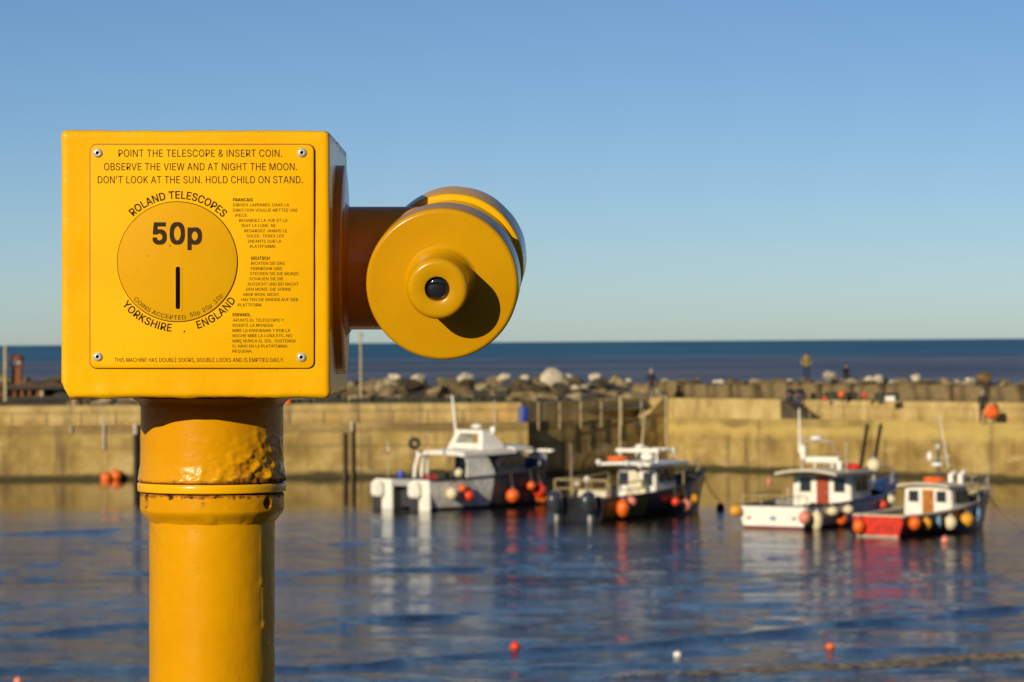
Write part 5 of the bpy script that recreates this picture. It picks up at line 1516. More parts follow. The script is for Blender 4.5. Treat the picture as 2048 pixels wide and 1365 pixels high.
crate(to_world(A, (0.9, 3.6, 1.3)), .5, M['dgrey'], 'dark crate under the catamaran canopy', h=.5)
crate(to_world(Cb, (-0.9, 2.6, .55)), .4, M['grey'], 'grey crate on the aft deck of the white boat', h=.5)
for k, (rt, q, lb) in enumerate(((B_, (0.2, 1.5, .62), 'heap of green netting on the deck of the dark boat'), (A, (-0.3, 2.9, 1.27), 'heap of dark netting under the catamaran canopy'), (Cb, (0.6, 2.2, .5), 'heap of netting on the aft deck of the white boat'))):
    mb = MB(); mb.ball((0, 0, .12), .55, 0, 18, sc=(1, .75, .62))
    mb.v = [Vector(v) * (1 + .28 * noise.noise(Vector(v) * 4 + Vector((k * 5, 0, 0)))) for v in mb.v]
    mb.v = [(v.x, v.y, max(v.z, 0)) for v in mb.v]
    o = mb.build('net_heap', M['green'], angle=180); o.location = to_world(rt, q)
    tag(o, lb, 'net')
rod = empty('rod_rack', to_world(Cb, (0.75, 0.25, .9)), Cb.rotation_euler.z)
for x in (-.25, 0, .25): MB().tube([(x, 0, 0), (x, .02, .75)], .022, 6).build('rod', M['cream'], rod)
MB().tube([(-.3, 0, .3), (.3, 0, .3)], .02, 6).build('bar', M['cream'], rod)
tag(rod, 'rack of three short pale rods on the stern of the white boat', 'rack')
# ---- mooring lines
def line(p, q, sag, label, r=.022, m=None):
    p, q = Vector(p), Vector(q); n = 14
    pts = [p.lerp(q, i / n) + Vector((0, 0, -sag * 4 * (i / n) * (1 - i / n))) for i in range(n + 1)]
    o = MB().tube(pts, r, 6).build('mooring_rope', m or M['rope'], recentre=True)
    return tag(o, label, 'rope')
line(to_world(B_, (0, 10.0, 1.6)), W(1441, 1012) + Vector((0, 0, .25)), .25, 'dark mooring rope from the bow of the dark boat to a black buoy')
line(to_world(Db, (0, 7.9, 1.35)), W(2075, 1065), .45, 'mooring rope running right from the bow of the small blue boat')
line(to_world(Cb, (0, 10.8, 1.35)), W(1905, 985), .3, 'thin mooring rope from the bow of the white boat')

# ---- floating buoys
def floating(px, py, r, cn, label, el=1.0, sink=.35):
    p = W(px, py); p.z = r * (1 - sink) * el
    c = P(px, py, p.y); 
    p2 = W(px, py, r * 0.4); p2.z = r * el * .4
    return buoy(p2, r, cn, label, 'floating mooring buoys', elong=el, name='mooring_buoy')
floating(1030, 1294, .125, 'red', 'small red buoy floating in the foreground water')
floating(1355, 1309, .105, 'white', 'small white float lying in the foreground water', el=.8)
floating(1660, 1295, .115, 'orange', 'small orange buoy floating in the foreground at the right')
floating(36, 1363, .10, 'pink', 'pinkish buoy cut by the bottom edge of the photo')
floating(1890, 1081, .16, 'pink', 'pale pink buoy floating below the small blue boat')
floating(1538, 963, .14, 'pink', 'tiny pink buoy floating between the dark boat and the white boat')
floating(1441, 1017, .19, 'black', 'black buoy floating right of the dark boat', el=1.2)
for px, py, lb in ((194, 957, 'left one of the orange buoy pair floating at the left quay'), (213, 953, 'right one of the orange buoy pair floating at the left quay')):
    p = W(px, 966); buoy(Vector((p.x, 185.3 if px < 200 else 185.6, P(px, py, 185.4).z)), .33, 'orange', lb, 'floating mooring buoys', name='mooring_buoy')
# ------------------------------------------------------------------ fixtures on the quays
def post_thing(name, p, q, r, m, label, cat, capm=None, n=8):
    root = empty(name, p)
    d = Vector(q) - Vector(p)
    MB().tube([(0, 0, 0), d], [r, r * .93], n).build('shaft', m, root)
    if capm: MB().tube([d - Vector((0, 0, .02)), d + Vector((0, 0, .55))], r * 1.05, n).build('head', capm, root)
    return tag(root, label, cat)
def pile(px, ytop, ybot, y, label, lean=0.0, r=.16, m_=None, cap=True):
    a = P(px, ytop, y); b = W(px, 960)
    post_thing('fender_pile', (a.x + lean, y, -1.5), (a.x, y, a.z), r, m_ or M['timber'], label, 'pile', capm=M['palegal'] if cap else None)
pile(271, 868, 960, 185.75, 'dark timber pile on the left quay wall just left of the telescope post', r=.13)
pile(688, 865, 960, 185.8, 'left one of two thin brown piles on the left quay right of the telescope post', r=.085, m_=M['brownpile'], cap=False)
pile(704, 862, 960, 185.8, 'right one of two thin brown piles on the left quay right of the telescope post', r=.085, m_=M['brownpile'])
def wall_y(px):
    k = (px - 1024) / F
    s_ = (k * RC[1] - RC[0]) / (dR.x - k * dR.y)
    return RC[1] + dR.y * s_
def ladder_beam(px0, py0, px1, py1, y, label):
    a = P(px0, py0, wall_y(px0) - .18); b = P(px1, py1, wall_y(px1) - .2)
    post_thing('timber_beam', b, a, .085, M['timber'], label, 'beam', capm=None)
ladder_beam(1734, 848, 1716, 962, 0, 'left one of two dark leaning timber beams on the right quay')
ladder_beam(1761, 848, 1741, 962, 0, 'right one of two dark leaning timber beams on the right quay')
# thin pale pipes on the left quay
for px, a, b, lb in ((208, 832, 900, 'thin pale green pipe on the left quay wall above the orange buoys'), (142, 852, 866, 'short pale ladder head on the left quay left of the telescope')):
    p = P(px, b, 185.9); q = P(px, a, 185.9)
    post_thing('wall_pipe', p, q, .07, M['palegal'], lb, 'pipe')

def railing(pts, h, label, spacing, post_m, below=0.0, rails_=(1.0, .5), r=.035):
    root = empty('railing', pts[0])
    o = Vector(pts[0])
    tot = [Vector(p) for p in pts]
    rl = MB()
    for k in rails_: rl.tube([p - o + Vector((0, 0, h * k)) for p in tot], r * .7, 6)
    rl.build('rails', post_m, root)
    seg = (tot[-1] - tot[0]); n = max(2, int(seg.length / spacing))
    for i in range(n + 1):
        p = tot[0] + seg * (i / n) - o
        MB().tube([p + Vector((0, 0, -below)), p + Vector((0, 0, h))], r, 6).build('post', post_m, root)
    return tag(root, label, 'railing')
railing([(-31, 186.25, ZW), (0.5, 186.25, ZW)], 1.05, 'thin weathered railing along the top of the left quay', 1.9, M['rail'], r=.028)
e0 = off(LC, dB, .9); e1 = off(LC, dB, 11.3)
railing([(*off(e0, nB, -0.08), ZW - .02), (*off(e1, nB, -0.08), ZW - .02)], 1.12, 'pale railing with sturdy posts along the shaded quay', 1.75, M['rail'], below=.45, r=.045)
e0 = off(RC, dR, ps + 1.0); e1 = off(RC, dR, 34)
railing([(*off(e0, nR, .2), ZW), (*off(e1, nR, .2), ZW)], 1.05, 'thin railing along the edge of the right quay', 1.9, M['rail'], r=.022)

# blue barrel and netting at the end of the left quay
p = P(1047, 840, 186.6)
tub(Vector((p.x, 186.6, ZW)), .29, .86, M['blue'], 'blue plastic barrel standing at the end of the left quay', 'barrel', 'barrel')
def creel(loc, rz, s=1.0, first=[None]):
    """lobster pot: slatted base, three hoops and a net"""
    if first[0] is None:
        root = empty('lobster_pot')
        b = MB()
        for k in range(5): b.box((0, -.22 + .11 * k, .03), (.85, .06, .05))
        b.build('base', M['timber'], root, smooth=False)
        for x in (-.4, 0, .4):
            MB().tube([(x, -.24, .05), (x, -.24, .2), (x, -.15, .36), (x, 0, .41), (x, .15, .36), (x, .24, .2), (x, .24, .05)], .022, 6).build('hoop', M['timber'], root)
        nb = MB(); n = 8
        prof = [(-.23, .06), (-.23, .2), (-.145, .35), (0, .40), (.145, .35), (.23, .2), (.23, .06)]
        vs = [(x, y, z) for x in (-.42, .42) for y, z in prof]
        nb.add(vs, [tuple(range(7)), tuple(range(13, 6, -1))] + [(k, 7 + k, 8 + k, k + 1) for k in range(6)])
        nb.build('net', M['green'], root)
        first[0] = root; c = root
    else:
        c = copy_tree(first[0])
    c.location = loc; c.rotation_euler = (0, 0, rz); c.scale = (s, s, s)
    tag(c, 'dark green netted lobster pot stacked on top of the left quay wall', 'lobster pot', 'lobster pots stacked on the left quay')
    return c
r2 = random.Random(4)
for k, px in enumerate(range(590, 1020, 24)):
    p = P(px + r2.uniform(-6, 6), 805, 188.3)
    creel((p.x, 188.35, ZT - .08), r2.uniform(-.4, .4), .95)
    if r2.random() < .3: creel((p.x + .2, 188.4, ZT + .30), r2.uniform(-.5, .5), .9)
# narrow strip behind the wave wall the pots stand on
strip = prism([(-220, 187.96), (0.44, 187.96), (0.44, 189.4), (-220, 189.4)], ZW - .3, ZT - .08).build('pot_shelf', M['parapet'], smooth=False, recentre=True)
tag(strip, 'concrete shelf behind the left wave wall that carries the lobster pots', 'ledge')
for k, (px, py) in enumerate(((1640, 800), (1668, 799), (1740, 797), (1752, 796))):
    y = 187.2 - 1.1 * k if k < 2 else 183.2
    p = P(px, 803, y)
    c = creel((p.x + 1.0, y + 1.9, ZT - .02), r2.uniform(-.5, .5), 1.15)
    tag(c, 'green netted lobster pot lying behind the right wave wall', 'lobster pot', 'lobster pots behind the right wave wall')
for px, py, r_, cn, lb in ((576, 805, .2, 'orange', 'orange buoy on the left wave wall beside the telescope post'), (1683, 789, .20, 'orange', 'orange buoy hung up behind the right wave wall'), (1650, 799, .12, 'red', 'small red buoy on top of the right wave wall'), (1729, 791, .15, 'red', 'deep red buoy on the right wave wall beside green pots')):
    d = 187.7 if px < 600 else np.interp(px, [1600, 1800], [189.6, 182.4])
    p = P(px, py, d); p.z = max(p.z, ZT + r_ * .8) if px < 600 or py > 792 else p.z
    b_ = buoy(p, r_, cn, lb, 'buoys ashore on the quays')
    if py < 792 and px > 600:
        MB().tube([(0, .25, ZT - p.z), (0, .25, .35), (0, 0.05, .3)], .03, 6).build('hanger', M['rail'], b_)
p = P(1780, 803, 183.1)
fb_ = empty('fish_box', (p.x, 183.25, ZT + .0))
bb = MB(); bb.box((0, 0, .03), (.5, .36, .05))
for sx in (-1, 1): bb.box((sx * .235, 0, .165), (.03, .36, .22)); bb.box((0, sx * .165, .165), (.44, .03, .22))
bb.build('box_wall', M['white'], fb_, smooth=False); MB().box((0, 0, .29), (.52, .38, .03)).build('lid', M['white'], fb_, smooth=False)
tag(fb_, 'small white box sitting on the right wave wall', 'box')

# lifebuoy housing by the standing person
p = P(1983, 824, 177.1)
lb_ = empty('lifebuoy_housing', (p.x, 177.1, ZW))
zc = p.z - ZW
MB().lathe([(1e-4, -.16), (.2, -.15), (.33, -.11), (.38, -.05), (.39, .04), (.36, .08), (1e-4, .08)], 32, mtx=Matrix.Translation((0, 0, zc)) @ Matrix.Rotation(-math.pi / 2, 4, 'X') @ Matrix.Identity(4), closed=True).build('cover', M['orange'], lb_)
MB().tube([(0, .14, 0), (0, .14, zc + .2)], .04, 8).build('post', M['palegal'], lb_)
MB().lathe([(.20, -.19), (.24, -.20), (.24, -.15), (.20, -.14)], 32, mtx=Matrix.Translation((0, 0, zc)) @ Matrix.Rotation(-math.pi / 2, 4, 'X'), closed=True).build('hand_ring', M['redbuoy'], lb_)
tag(lb_, 'round orange lifebuoy housing on the quay beside a person in black', 'lifebuoy')

# lamp post behind the left quay
a = P(722, 792, 191.0); b = P(722, 672, 191.0)
lp = empty('lamp_post', (a.x, 191.0, ZT - .6))
hh_ = b.z - (ZT - .6)
MB().tube([(0, 0, 0), (0, 0, .8), (0, 0, hh_)], [.085, .07, .06], 10).build('pole', M['rail'], lp)
MB().lathe([(.16, 0), (.16, .04), (.10, .3)], 14).build('base_plate', M['palegal'], lp)
MB().lathe([(.075, hh_), (.13, hh_ + .03), (.14, hh_ + .14), (.05, hh_ + .2), (1e-4, hh_ + .21)], 14, closed=True).build('lantern', M['palegal'], lp)
tag(lp, 'thin pale lamp post rising past the horizon between the coin box and the drum', 'lamp post')

# jetty head with beacon at the far left
yj = 195.0
def Q(px, py): return P(px, py, yj)
jt = empty('steel_jetty', Q(60, 812))
o = Vector(jt.location)
z_d = Q(60, 776).z
for px in (2, 16, 30, 45, 60, 77, 84):
    p = Q(px, 815); MB().tube([(p.x - o.x, 0, -2.5), (p.x - o.x, 0, z_d - o.z)], .13, 8).build('pile', M['rusty'] if px not in (16, 84) else M['rail'], jt)
for py, hgt in ((775, .25), (797, .2)):
    a = Q(-160, py); b = Q(150, py)
    MB().box(((a.x + b.x) / 2 - o.x, -.25, (a.z + b.z) / 2 - o.z), (b.x - a.x, .2, hgt)).build('beam', M['timber'], jt, smooth=False)
a = Q(-160, 769); b = Q(140, 771)
MB().box(((a.x + b.x) / 2 - o.x, 1.6, (a.z + b.z) / 2 - o.z - .1), (b.x - a.x, 3.4, .25)).build('deck', M['rusty'], jt, smooth=False)
MB().box((Q(135, 790).x - o.x + .3, .9, Q(135, 790).z - o.z - .3), (2.0, 1.4, 1.5)).build('tar_box', M['timber'], jt, smooth=False)
tag(jt, 'dark jetty of rusty steel piles and beams at the far left', 'jetty')
bt = empty('harbour_beacon', Vector((Q(31, 770).x, yj + .6, Q(31, 769).z)))
hB = Q(31, 708).z - bt.location.z
w_ = .27
MB().box((0, 0, hB * .3), (w_ * 2.2, w_ * 2.2, hB * .6), taper=.85).build('tower', M['rusty'], bt, smooth=False)
for sx in (-1, 1):
    for sy in (-1, 1): MB().box((sx * .3, sy * .3, hB * .69), (.06, .06, hB * .2)).build('lantern_post', M['rusty'], bt, smooth=False)
MB().ball((-.17, -.2, hB * .70), .15, n=14).build('lamp', M['white'], bt); MB().ball((.17, -.2, hB * .70), .13, n=14).build('lamp', M['palegal'], bt)
MB().lathe([(.48, hB * .79), (.46, hB * .83), (.36, hB * .93), (.15, hB * .99), (1e-4, hB)], 18).build('dome_roof', M['rusty'], bt)
MB().box((0, 0, hB * .6), (.8, .8, .08)).build('lantern_floor', M['rusty'], bt, smooth=False)
tag(bt, 'small rusty beacon tower with two white lamps and a domed roof at the far left', 'beacon')
a = Q(12, 812)
post_thing('marker_post', (a.x, yj - .3, ZT - .5), (Q(12, 690).x, yj - .3, Q(12, 690).z), .1, M['rail'], 'tall thin tan post in front of the beacon at the far left', 'post')
a = P(148, 812, 190.2)
post_thing('marker_post', (a.x, 190.2, ZT - .5), (a.x, 190.2, P(148, 770, 190.2).z), .09, M['rail'], 'short pale post behind the lower left corner of the coin box', 'post')

# ------------------------------------------------------------------ boulders and concrete blocks
M['rock'], nt, b = newmat('breakwater_rock')
oi = nt.nodes.new('ShaderNodeObjectInfo')
pos = node_pos(nt)
cA = ramp(nt, oi.outputs['Random'], [(0.0, (0.08, 0.052, 0.02)), (0.4, (0.19, 0.13, 0.055)), (0.72, (0.33, 0.25, 0.125)), (1.0, (0.46, 0.375, 0.23))])
dk = ramp(nt, tex(nt, pos, 1.3, 6, rough=.65), [(0.35, (0.38, 0.36, 0.30)), (0.6, (1, 1, 1))])
mu = nt.nodes.new('ShaderNodeMix'); mu.data_type = 'RGBA'; mu.blend_type = 'MULTIPLY'; mu.inputs[0].default_value = 1
nt.links.new(cA, mu.inputs[6]); nt.links.new(dk, mu.inputs[7])
nt.links.new(mu.outputs[2], b.inputs['Base Color']); b.inputs['Roughness'].default_value = .95
nt.links.new(bumpn(nt, tex(nt, pos, 3.0, 6), .12, .9), b.inputs['Normal'])
M['palerock'] = mat('pale_limestone', (0.54, 0.46, 0.32), .9, var=.35, vscale=1.5, bump=.5, bscale=5)
M['brownrock'] = mat('brown_rock', (0.20, 0.11, 0.04), .95, var=.5, vscale=2, bump=.6, bscale=5)
M['block'] = mat('weathered_block_concrete', (0.185, 0.13, 0.055), .95, var=.7, vscale=1.1, bump=.6, bscale=4)
def rock_mesh(name, seed, m, flat=.7, pts=None):
    r = random.Random(seed)
    bm = bmesh.new()
    for _ in range(pts or r.choice((9, 11, 14))):
        v = Vector((r.gauss(0, 1), r.gauss(0, 1), r.gauss(0, 1))).normalized()
        v = Vector((v.x * r.uniform(.8, 1), v.y * r.uniform(.8, 1), v.z * r.uniform(.8, 1) * flat))
        bm.verts.new(v)
    res = bmesh.ops.convex_hull(bm, input=bm.verts)
    loose = [v for v in bm.verts if not v.link_faces]
    bmesh.ops.delete(bm, geom=loose, context='VERTS')
    bmesh.ops.bevel(bm, geom=bm.edges[:], offset=.035, segments=1, affect='EDGES', clamp_overlap=True)
    bmesh.ops.triangulate(bm, faces=bm.faces)
    bmesh.ops.subdivide_edges(bm, edges=bm.edges[:], cuts=1, use_grid_fill=True)
    for v in bm.verts:
        v.co += v.co.normalized() * (.05 * noise.noise(v.co * 2.5 + Vector((seed, 0, 0))) + .03 * noise.noise(v.co * 6))
    me = bpy.data.meshes.new(name); bm.to_mesh(me); bm.free()
    me.materials.append(m); me.shade_smooth(); me.set_sharp_from_angle(angle=math.radians(32))
    return me
variants = [rock_mesh('boulder', 40 + k, M['rock'], flat=.62 + .04 * (k % 5)) for k in range(18)]
def boulder(loc, s, label=None, group=None, me=None, rot=None):
    o = bpy.data.objects.new('boulder', me or rnd.choice(variants))
    COL.objects.link(o)
    o.location = loc; o.scale = (s * rnd.uniform(.85, 1.3), s * rnd.uniform(.8, 1.1), s * rnd.uniform(.75, 1.05))
    o.rotation_euler = rot or (rnd.uniform(-.35, .35), rnd.uniform(-.35, .35), rnd.uniform(0, 6.28))
    tag(o, label or 'rough brown grey boulder heaped in the rock breakwater', 'boulder', group or 'boulders heaped in the breakwater')
    return o
for row, (py, d, s0_, step) in enumerate(((796, 191.3, .74, 36), (787, 193.8, .98, 42), (776, 196.8, 1.12, 48), (765, 200.5, 1.15, 50), (760, 204.5, 1.15, 52))):
    px = -40 + row * 9
    while px < 1420:
        dd = d + (max(0, px - 1030) / 300) * 8.5
        q = P(px, py + rnd.uniform(-5, 5), dd)
        sc_ = s0_ * rnd.uniform(.55, 1.4)
        if not (px < 150 and row < 2) and not (1000 < px and row == 0):
            boulder(Vector((q.x, dd + rnd.uniform(-.5, .5), q.z - sc_ * .35)), sc_)
        px += step * rnd.uniform(.6, 1.0)
# crest boulders with their own looks
pm_ = [rock_mesh('boulder', 90 + k, M['palerock'], flat=.85, pts=26) for k in range(4)]
bmr = rock_mesh('boulder', 120, M['brownrock'], flat=.8)
def crest(px, py, rpx, d, me, label, k=1.0, grp='pale boulders on the crest of the breakwater'):
    q = P(px, py, d); s_ = rpx / F * d
    o = boulder(q, s_, label, grp, me)
    o.scale = (s_ * 1.05, s_ * 1.0, s_ * k)
    return o
crest(1103, 762, 31, 203.5, pm_[0], 'biggest pale boulder standing up from the rock breakwater', 1.12)
for i, (px, py, r_, lb) in enumerate(((1136, 755, 13, 'pale boulder just right of the biggest pale boulder'), (1152, 776, 13, 'pale slanted boulder low to the right of the biggest pale boulder'), (1052, 757, 15, 'pale boulder on the crest left of the biggest pale boulder'), (1008, 757, 17, 'pale flat boulder on the crest behind the white catamaran antenna'), (930, 758, 22, 'pale boulder on the crest under the right edge of the drum'), (790, 754, 15, 'pale boulder on the crest under the left edge of the drum'), (836, 757, 18, 'pale boulder on the crest directly under the drum'), (1190, 757, 18, 'pale low boulder on the crest left of the person on the steps'), (1258, 762, 9, 'small pale boulder left of the person at the corner'), (1437, 765, 14, 'pale slanted boulder on top of the concrete blocks near the corner'))):
    crest(px, py, r_, 204.0 - (4 if py > 770 else 0) + (3 if px > 1400 else 0), pm_[i % 4], lb, .75)
for i, (px, py, r_, k, lb) in enumerate(((1661, 752, 17, .95, 'rounded pale boulder right of the person in the yellow top'), (1703, 763, 12, .7, 'low pale boulder below the crouching person'), (1739, 761, 14, .85, 'left one of two touching pale boulders on the right crest'), (1758, 759, 14, .95, 'right one of two touching pale boulders on the right crest'), (1786, 766, 14, .5, 'flat pale boulder right of the touching pair'), (1833, 757, 14, 1.0, 'single pale boulder standing alone on the right crest'), (1893, 767, 13, .6, 'flat pale boulder on the right crest'), (1912, 766, 10, .8, 'small pale boulder beside the flat one on the right crest'), (1940, 762, 12, .8, 'pale boulder touching the brown mound on the right crest'), (1580, 763, 12, .6, 'low pale boulder left of the person in the yellow top'))):
    crest(px, py, r_, 200 - (px - 1580) * .035, pm_[(i + 1) % 4], lb, k)
crest(1968, 756, 20, 187, bmr, 'dark brown mound shaped boulder on the right crest', .95, 'brown boulders on the crest')
crest(1600, 768, 26, 199, bmr, 'broad low brown boulder the person in the yellow top stands on', .38, 'brown boulders on the crest')
crest(1692, 764, 20, 196.5, bmr, 'low brown boulder the crouching person sits on', .5, 'brown boulders on the crest')
# row of big square concrete blocks behind the right quay
def block(s, t, w, dp, h, ang, label):
    p = Vector((*off(off(RC, dR, s), nR, t), 0))
    o = MB().box((0, 0, h / 2), (w, dp, h)).build('concrete_block', M['block'], smooth=False)
    bm = bmesh.new(); bm.from_mesh(o.data)
    bmesh.ops.bevel(bm, geom=bm.edges[:], offset=.08, segments=2, affect='EDGES')
    bmesh.ops.triangulate(bm, faces=bm.faces)
    bmesh.ops.subdivide_edges(bm, edges=bm.edges[:], cuts=3, use_grid_fill=True)
    sd = rnd.uniform(0, 99)
    for v in bm.verts: v.co += v.co.normalized() * (.11 * noise.noise(v.co * 1.4 + Vector((sd, 0, 0))) + .04 * noise.noise(v.co * 4))
    bm.to_mesh(o.data); bm.free(); o.data.shade_smooth(); o.data.set_sharp_from_angle(angle=math.radians(35))
    o.location = (p.x, p.y, ZT - .1)
    o.rotation_euler = (rnd.uniform(-.03, .03), rnd.uniform(-.03, .03), math.atan2(dR.y, dR.x) + ang)
    return tag(o, label, 'concrete block', 'square concrete blocks behind the right wave wall')
where = ['behind the corner where the right quay begins', 'left of a dark gap above the flush wave wall', 'between two dark gaps above the flush wave wall', 'just left of the seated pair', 'directly behind the seated pair', 'behind the orange buoy on the right wave wall', 'behind the green lobster pots on the right wave wall', 'behind the small white box', 'left of the narrow dark gap near the person in black', 'right of the narrow dark gap near the person in black', 'directly behind the person in black', 'at the right edge of the photo']
s_ = -6.4
where = ['above the foot of the corner steps', 'behind the person standing at the corner', 'just left of the corner of the right quay'] + where
for k, wv in enumerate(where):
    w = (1.9, 1.9, 2.0, 1.75, 2.0, 2.3, 2.2, 2.3, 2.2, 2.3, 2.4, 2.3, 2.2, 2.3, 2.4)[k]
    block(s_ + w / 2, 3.9 + rnd.uniform(-.15, .15), w, 1.9, 1.02 + rnd.uniform(-.12, .10), rnd.uniform(-.09, .09), 'weathered square concrete block ' + wv)
    s_ += w + (.3, .5, .3, .28, .3, .42, .3, .26, .35, .25, .3, .5, .3, .3, .3)[k]
# rocks behind the blocks
for row, (t0, zt, stp) in enumerate(((6.0, 1.12, 1.5), (8.4, 1.1, 1.7), (11, .9, 1.9))):
    s_ = -1.0
    while s_ < 36:
        p = off(off(RC, dR, s_), nR, t0 + rnd.uniform(-.4, .4))
        sc_ = rnd.uniform(.6, 1.0)
        boulder(Vector((p[0], p[1], ZT + zt - sc_ * .5 + rnd.uniform(-.1, .1))), sc_)
        s_ += stp * rnd.uniform(.8, 1.2)

# ------------------------------------------------------------------ people
def person(loc, rz, joints, segs, label, mats_, hair='hair', head=None):
    """joints: name -> (x, y, z, radius); segs: (joint, joint, material index). y- is the front of the figure"""
    names = list(joints)
    me = bpy.data.meshes.new('body')
    me.from_pydata([joints[n][:3] for n in names], [(names.index(a), names.index(b)) for a, b, _ in segs], [])
    o = bpy.data.objects.new('body', me); COL.objects.link(o)
    sk = o.modifiers.new('skin', 'SKIN'); 
    for i, n in enumerate(names):
        sv = me.skin_vertices[0].data[i]
        sv.radius = (joints[n][3], joints[n][3] * (joints[n][4] if len(joints[n]) > 4 else 1)); sv.use_root = (n == 'pelvis')
    sk.use_smooth_shade = True
    ss = o.modifiers.new('sub', 'SUBSURF'); ss.levels = 1; ss.render_levels = 1
    dg = bpy.context.evaluated_depsgraph_get()
    nm = bpy.data.meshes.new_from_object(o.evaluated_get(dg))
    bpy.data.objects.remove(o)
    nm.name = 'body'
    nm.materials.clear()
    for q in mats_: nm.materials.append(q)
    sv_ = [(Vector(joints[a][:3]), Vector(joints[b][:3]), mi, min(joints[a][3], joints[b][3])) for a, b, mi in segs]
    for p in nm.polygons:
        c = p.center; best = (9, 0)
        for a, b, mi, r_ in sv_:
            ab = b - a; t = max(0, min(1, (c - a).dot(ab) / max(1e-9, ab.length_squared)))
            d = (c - a - ab * t).length - r_ * .6
            if d < best[0]: best = (d, mi)
        p.material_index = best[1]; p.use_smooth = True
    root = empty('person', loc, rz)
    body = bpy.data.objects.new('body', nm); COL.objects.link(body); body.parent = root
    hx, hy, hz = joints['head'][:3]
    r = .105
    MB().lathe([(1e-4, r * 1.22), (r * .5, r * 1.15), (r * .9, r * .8), (r * 1.06, r * .3), (r * 1.0, -r * .15), (r * .8, -r * .5)], 14, mtx=Matrix.Translation((hx, hy + .022, hz + .02)), closed=True).build('hair', M[hair], body)
    fc_ = MB()
    fc_.ball((hx, hy - .108, hz - .02), .022, 0, 8, sc=(.8, 1, 1.3))
    for sx in (-1, 1): fc_.ball((hx + sx * .1, hy, hz - .015), .03, 0, 8, sc=(.4, .8, 1.2))
    fc_.build('face', mats_[-1] if len(mats_) > 3 else M['skin'], body)
    tag(root, label, 'person')
    return root
def stand(sh=.19, arms='hips', lean=0.0, stance=.11):
    J = {'pelvis': (0, 0, .93, .14, .8), 'belly': (0, -.01, 1.10, .135, .8), 'chest': (0, 0 - lean, 1.30, .15, .8), 'neck0': (0, .01 - lean, 1.46, .07), 'neck': (0, 0 - lean, 1.52, .055), 'head': (0, -.02 - lean, 1.63, .10, 1.1), 'crown': (0, -.01 - lean, 1.70, .08)}
    sg = [('pelvis', 'belly', 0), ('belly', 'chest', 0), ('chest', 'neck0', 0), ('neck0', 'neck', 3), ('neck', 'head', 3), ('head', 'crown', 3)]
    for n, sx in (('l', -1), ('r', 1)):
        J['sh' + n] = (sx * sh, .0 - lean, 1.40, .07)
        if arms == 'hips':
            J['el' + n] = (sx * .30, .06, 1.15, .045); J['wr' + n] = (sx * .25, -.05, .98, .034); J['ha' + n] = (sx * .19, -.11, .95, .042)
        else:
            J['el' + n] = (sx * .24, .03 - lean, 1.13, .05); J['wr' + n] = (sx * .20, -.14 - lean, .97, .036); J['ha' + n] = (sx * .13, -.2 - lean, .94, .04)
        J['hip' + n] = (sx * .1, 0, .86, .095); J['kn' + n] = (sx * stance, -.02, .48, .066); J['an' + n] = (sx * (stance + .02), .03, .09, .046); J['to' + n] = (sx * (stance + .05), -.13, .045, .042)
        sg += [('chest', 'sh' + n, 0), ('sh' + n, 'el' + n, 0), ('el' + n, 'wr' + n, 3 if arms == 'hips' else 0), ('wr' + n, 'ha' + n, 3), ('pelvis', 'hip' + n, 1), ('hip' + n, 'kn' + n, 1), ('kn' + n, 'an' + n, 1), ('an' + n, 'to' + n, 2)]
    return J, sg
def sit(fold=False):
    J = {'pelvis': (0, .05, .12, .14, .85), 'belly': (0, .04, .30, .135, .85), 'chest': (0, -.02, .50, .15, .8), 'neck0': (0, -.05, .65, .07), 'neck': (0, -.07, .71, .055), 'head': (0, -.1, .81, .10, 1.1), 'crown': (0, -.09, .88, .08)}
    sg = [('pelvis', 'belly', 0), ('belly', 'chest', 0), ('chest', 'neck0', 0), ('neck0', 'neck', 3), ('neck', 'head', 3), ('head', 'crown', 3)]
    for n, sx in (('l', -1), ('r', 1)):
        J['sh' + n] = (sx * .19, -.02, .59, .07); J['el' + n] = (sx * .25, -.1, .34, .05); J['wr' + n] = (sx * .15, -.30, .26, .036); J['ha' + n] = (sx * .07, -.36, .25, .04)
        if fold:
            J['hip' + n] = (sx * .1, -.06, .12, .095); J['kn' + n] = (sx * .13, -.36, .36, .066); J['an' + n] = (sx * .13, -.34, .02, .046); J['to' + n] = (sx * .14, -.48, -.03, .042)
        else:
            J['hip' + n] = (sx * .1, -.08, .11, .095); J['kn' + n] = (sx * .12, -.46, .10, .066); J['an' + n] = (sx * .12, -.50, -.33, .046); J['to' + n] = (sx * .13, -.64, -.38, .042)
        sg += [('chest', 'sh' + n, 0), ('sh' + n, 'el' + n, 0), ('el' + n, 'wr' + n, 0), ('wr' + n, 'ha' + n, 3), ('pelvis', 'hip' + n, 1), ('hip' + n, 'kn' + n, 1), ('kn' + n, 'an' + n, 1), ('an' + n, 'to' + n, 2)]
    return J, sg
J, sg = stand(arms='hips')
q = P(1613, 762, 199.0); person((q.x, 199.0, q.z), 0, J, sg, 'person in a yellow top and dark trousers standing on the breakwater rocks', [M['hivis'], M['navycloth'], M['shoe'], M['skin']])
J, sg = sit(fold=True)
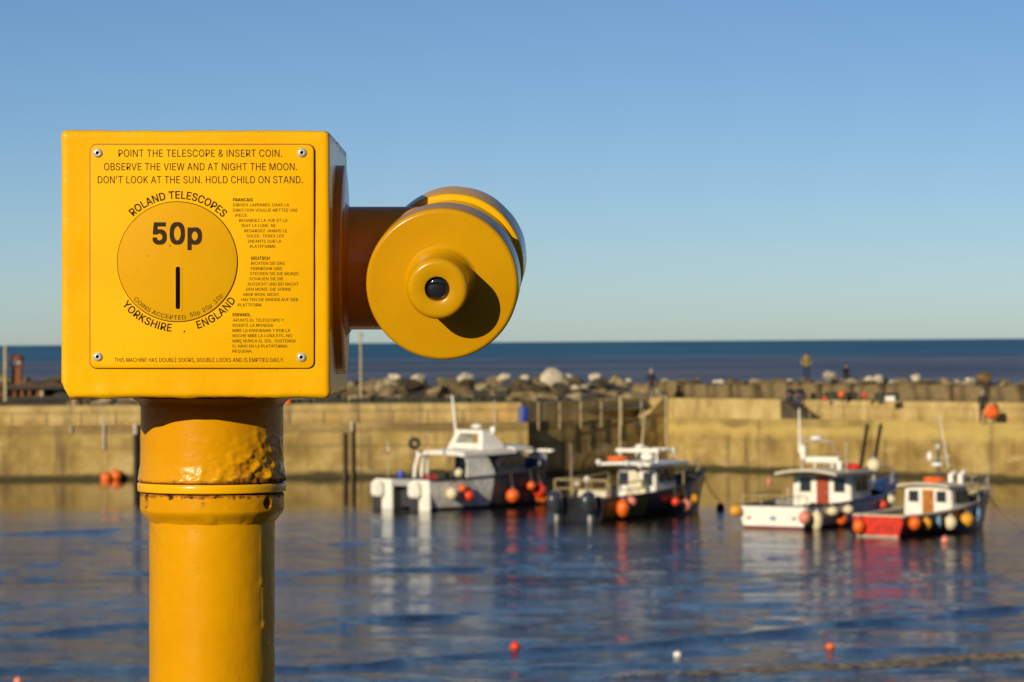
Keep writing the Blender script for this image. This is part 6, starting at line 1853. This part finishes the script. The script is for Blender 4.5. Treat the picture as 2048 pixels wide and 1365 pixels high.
q = P(1691, 758, 196.3); person((q.x, 196.3, q.z), .6, J, sg, 'crouching person in dark clothes on the breakwater rocks right of the yellow top', [M['jacket'], M['navycloth'], M['shoe'], M['skin']])
def on_right(px):
    k = (px - 1024) / F
    # along the right wave wall
    bx0, by0 = off(RC, nR, .95)
    s = (k * by0 - bx0) / (dR.x - k * dR.y)
    return bx0 + dR.x * s, by0 + dR.y * s
for px, lb, mm_ in ((1581, 'left person of the seated pair in a dark jacket and blue jeans beside the steps', [M['jacket'], M['jeans'], M['shoe'], M['skin']]), (1600, 'right person of the seated pair in dark top and jeans with a bag behind', [M['navycloth'], M['jeans'], M['shoe'], M['skin']])):
    J, sg = sit()
    x, y = on_right(px)
    person((x + .0, y + .12, ZT), math.atan2(-dR.y, -dR.x) - math.pi - .25 if False else -.45, J, sg, lb, mm_)
x, y = on_right(1615)
bg_ = empty('backpack', (x + .35, y + .55, ZT + .0))
bev(MB().box((0, 0, .2), (.34, .24, .40), taper=.8).build('bag_body', M['jacket'], bg_, smooth=False), .05)
MB().tube([(-.08, -.12, .12), (-.1, -.18, .25), (-.08, -.1, .37)], .02, 6).build('strap', M['jacket'], bg_)
tag(bg_, 'dark backpack on the wall behind the seated pair', 'bag')
J, sg = stand(arms='front', lean=.03)
q = P(1966, 847, 177.3); person((q.x, 177.3, ZW), -.2, J, sg, 'person in black standing beside the round orange lifebuoy housing', [M['jacket'], M['jacket'], M['shoe'], M['skin']], hair='fairhair')
J, sg = stand(arms='front')
ex = off(RC, dB, -.45); 
q = P(1303, 797, 198.3); person((q.x, 198.3, ZT), .1, J, sg, 'person in dark clothes with a red belt standing above the steps at the corner', [M['jacket'], M['navycloth'], M['shoe'], M['skin']], hair='fairhair')
# ground behind the corner the person stands on
cp = prism([off(off(RC, dB, -2.5), nB, 1.92), off(RC, nB, 1.92), off(off(RC, nB, 4.2), dB, 0), off(off(RC, dB, -2.5), nB, 4.2)], ZW - .5, ZT - .004).build('quay_landing', M['parapet'], smooth=False, recentre=True)
tag(cp, 'concrete landing at the head of the corner steps', 'landing')
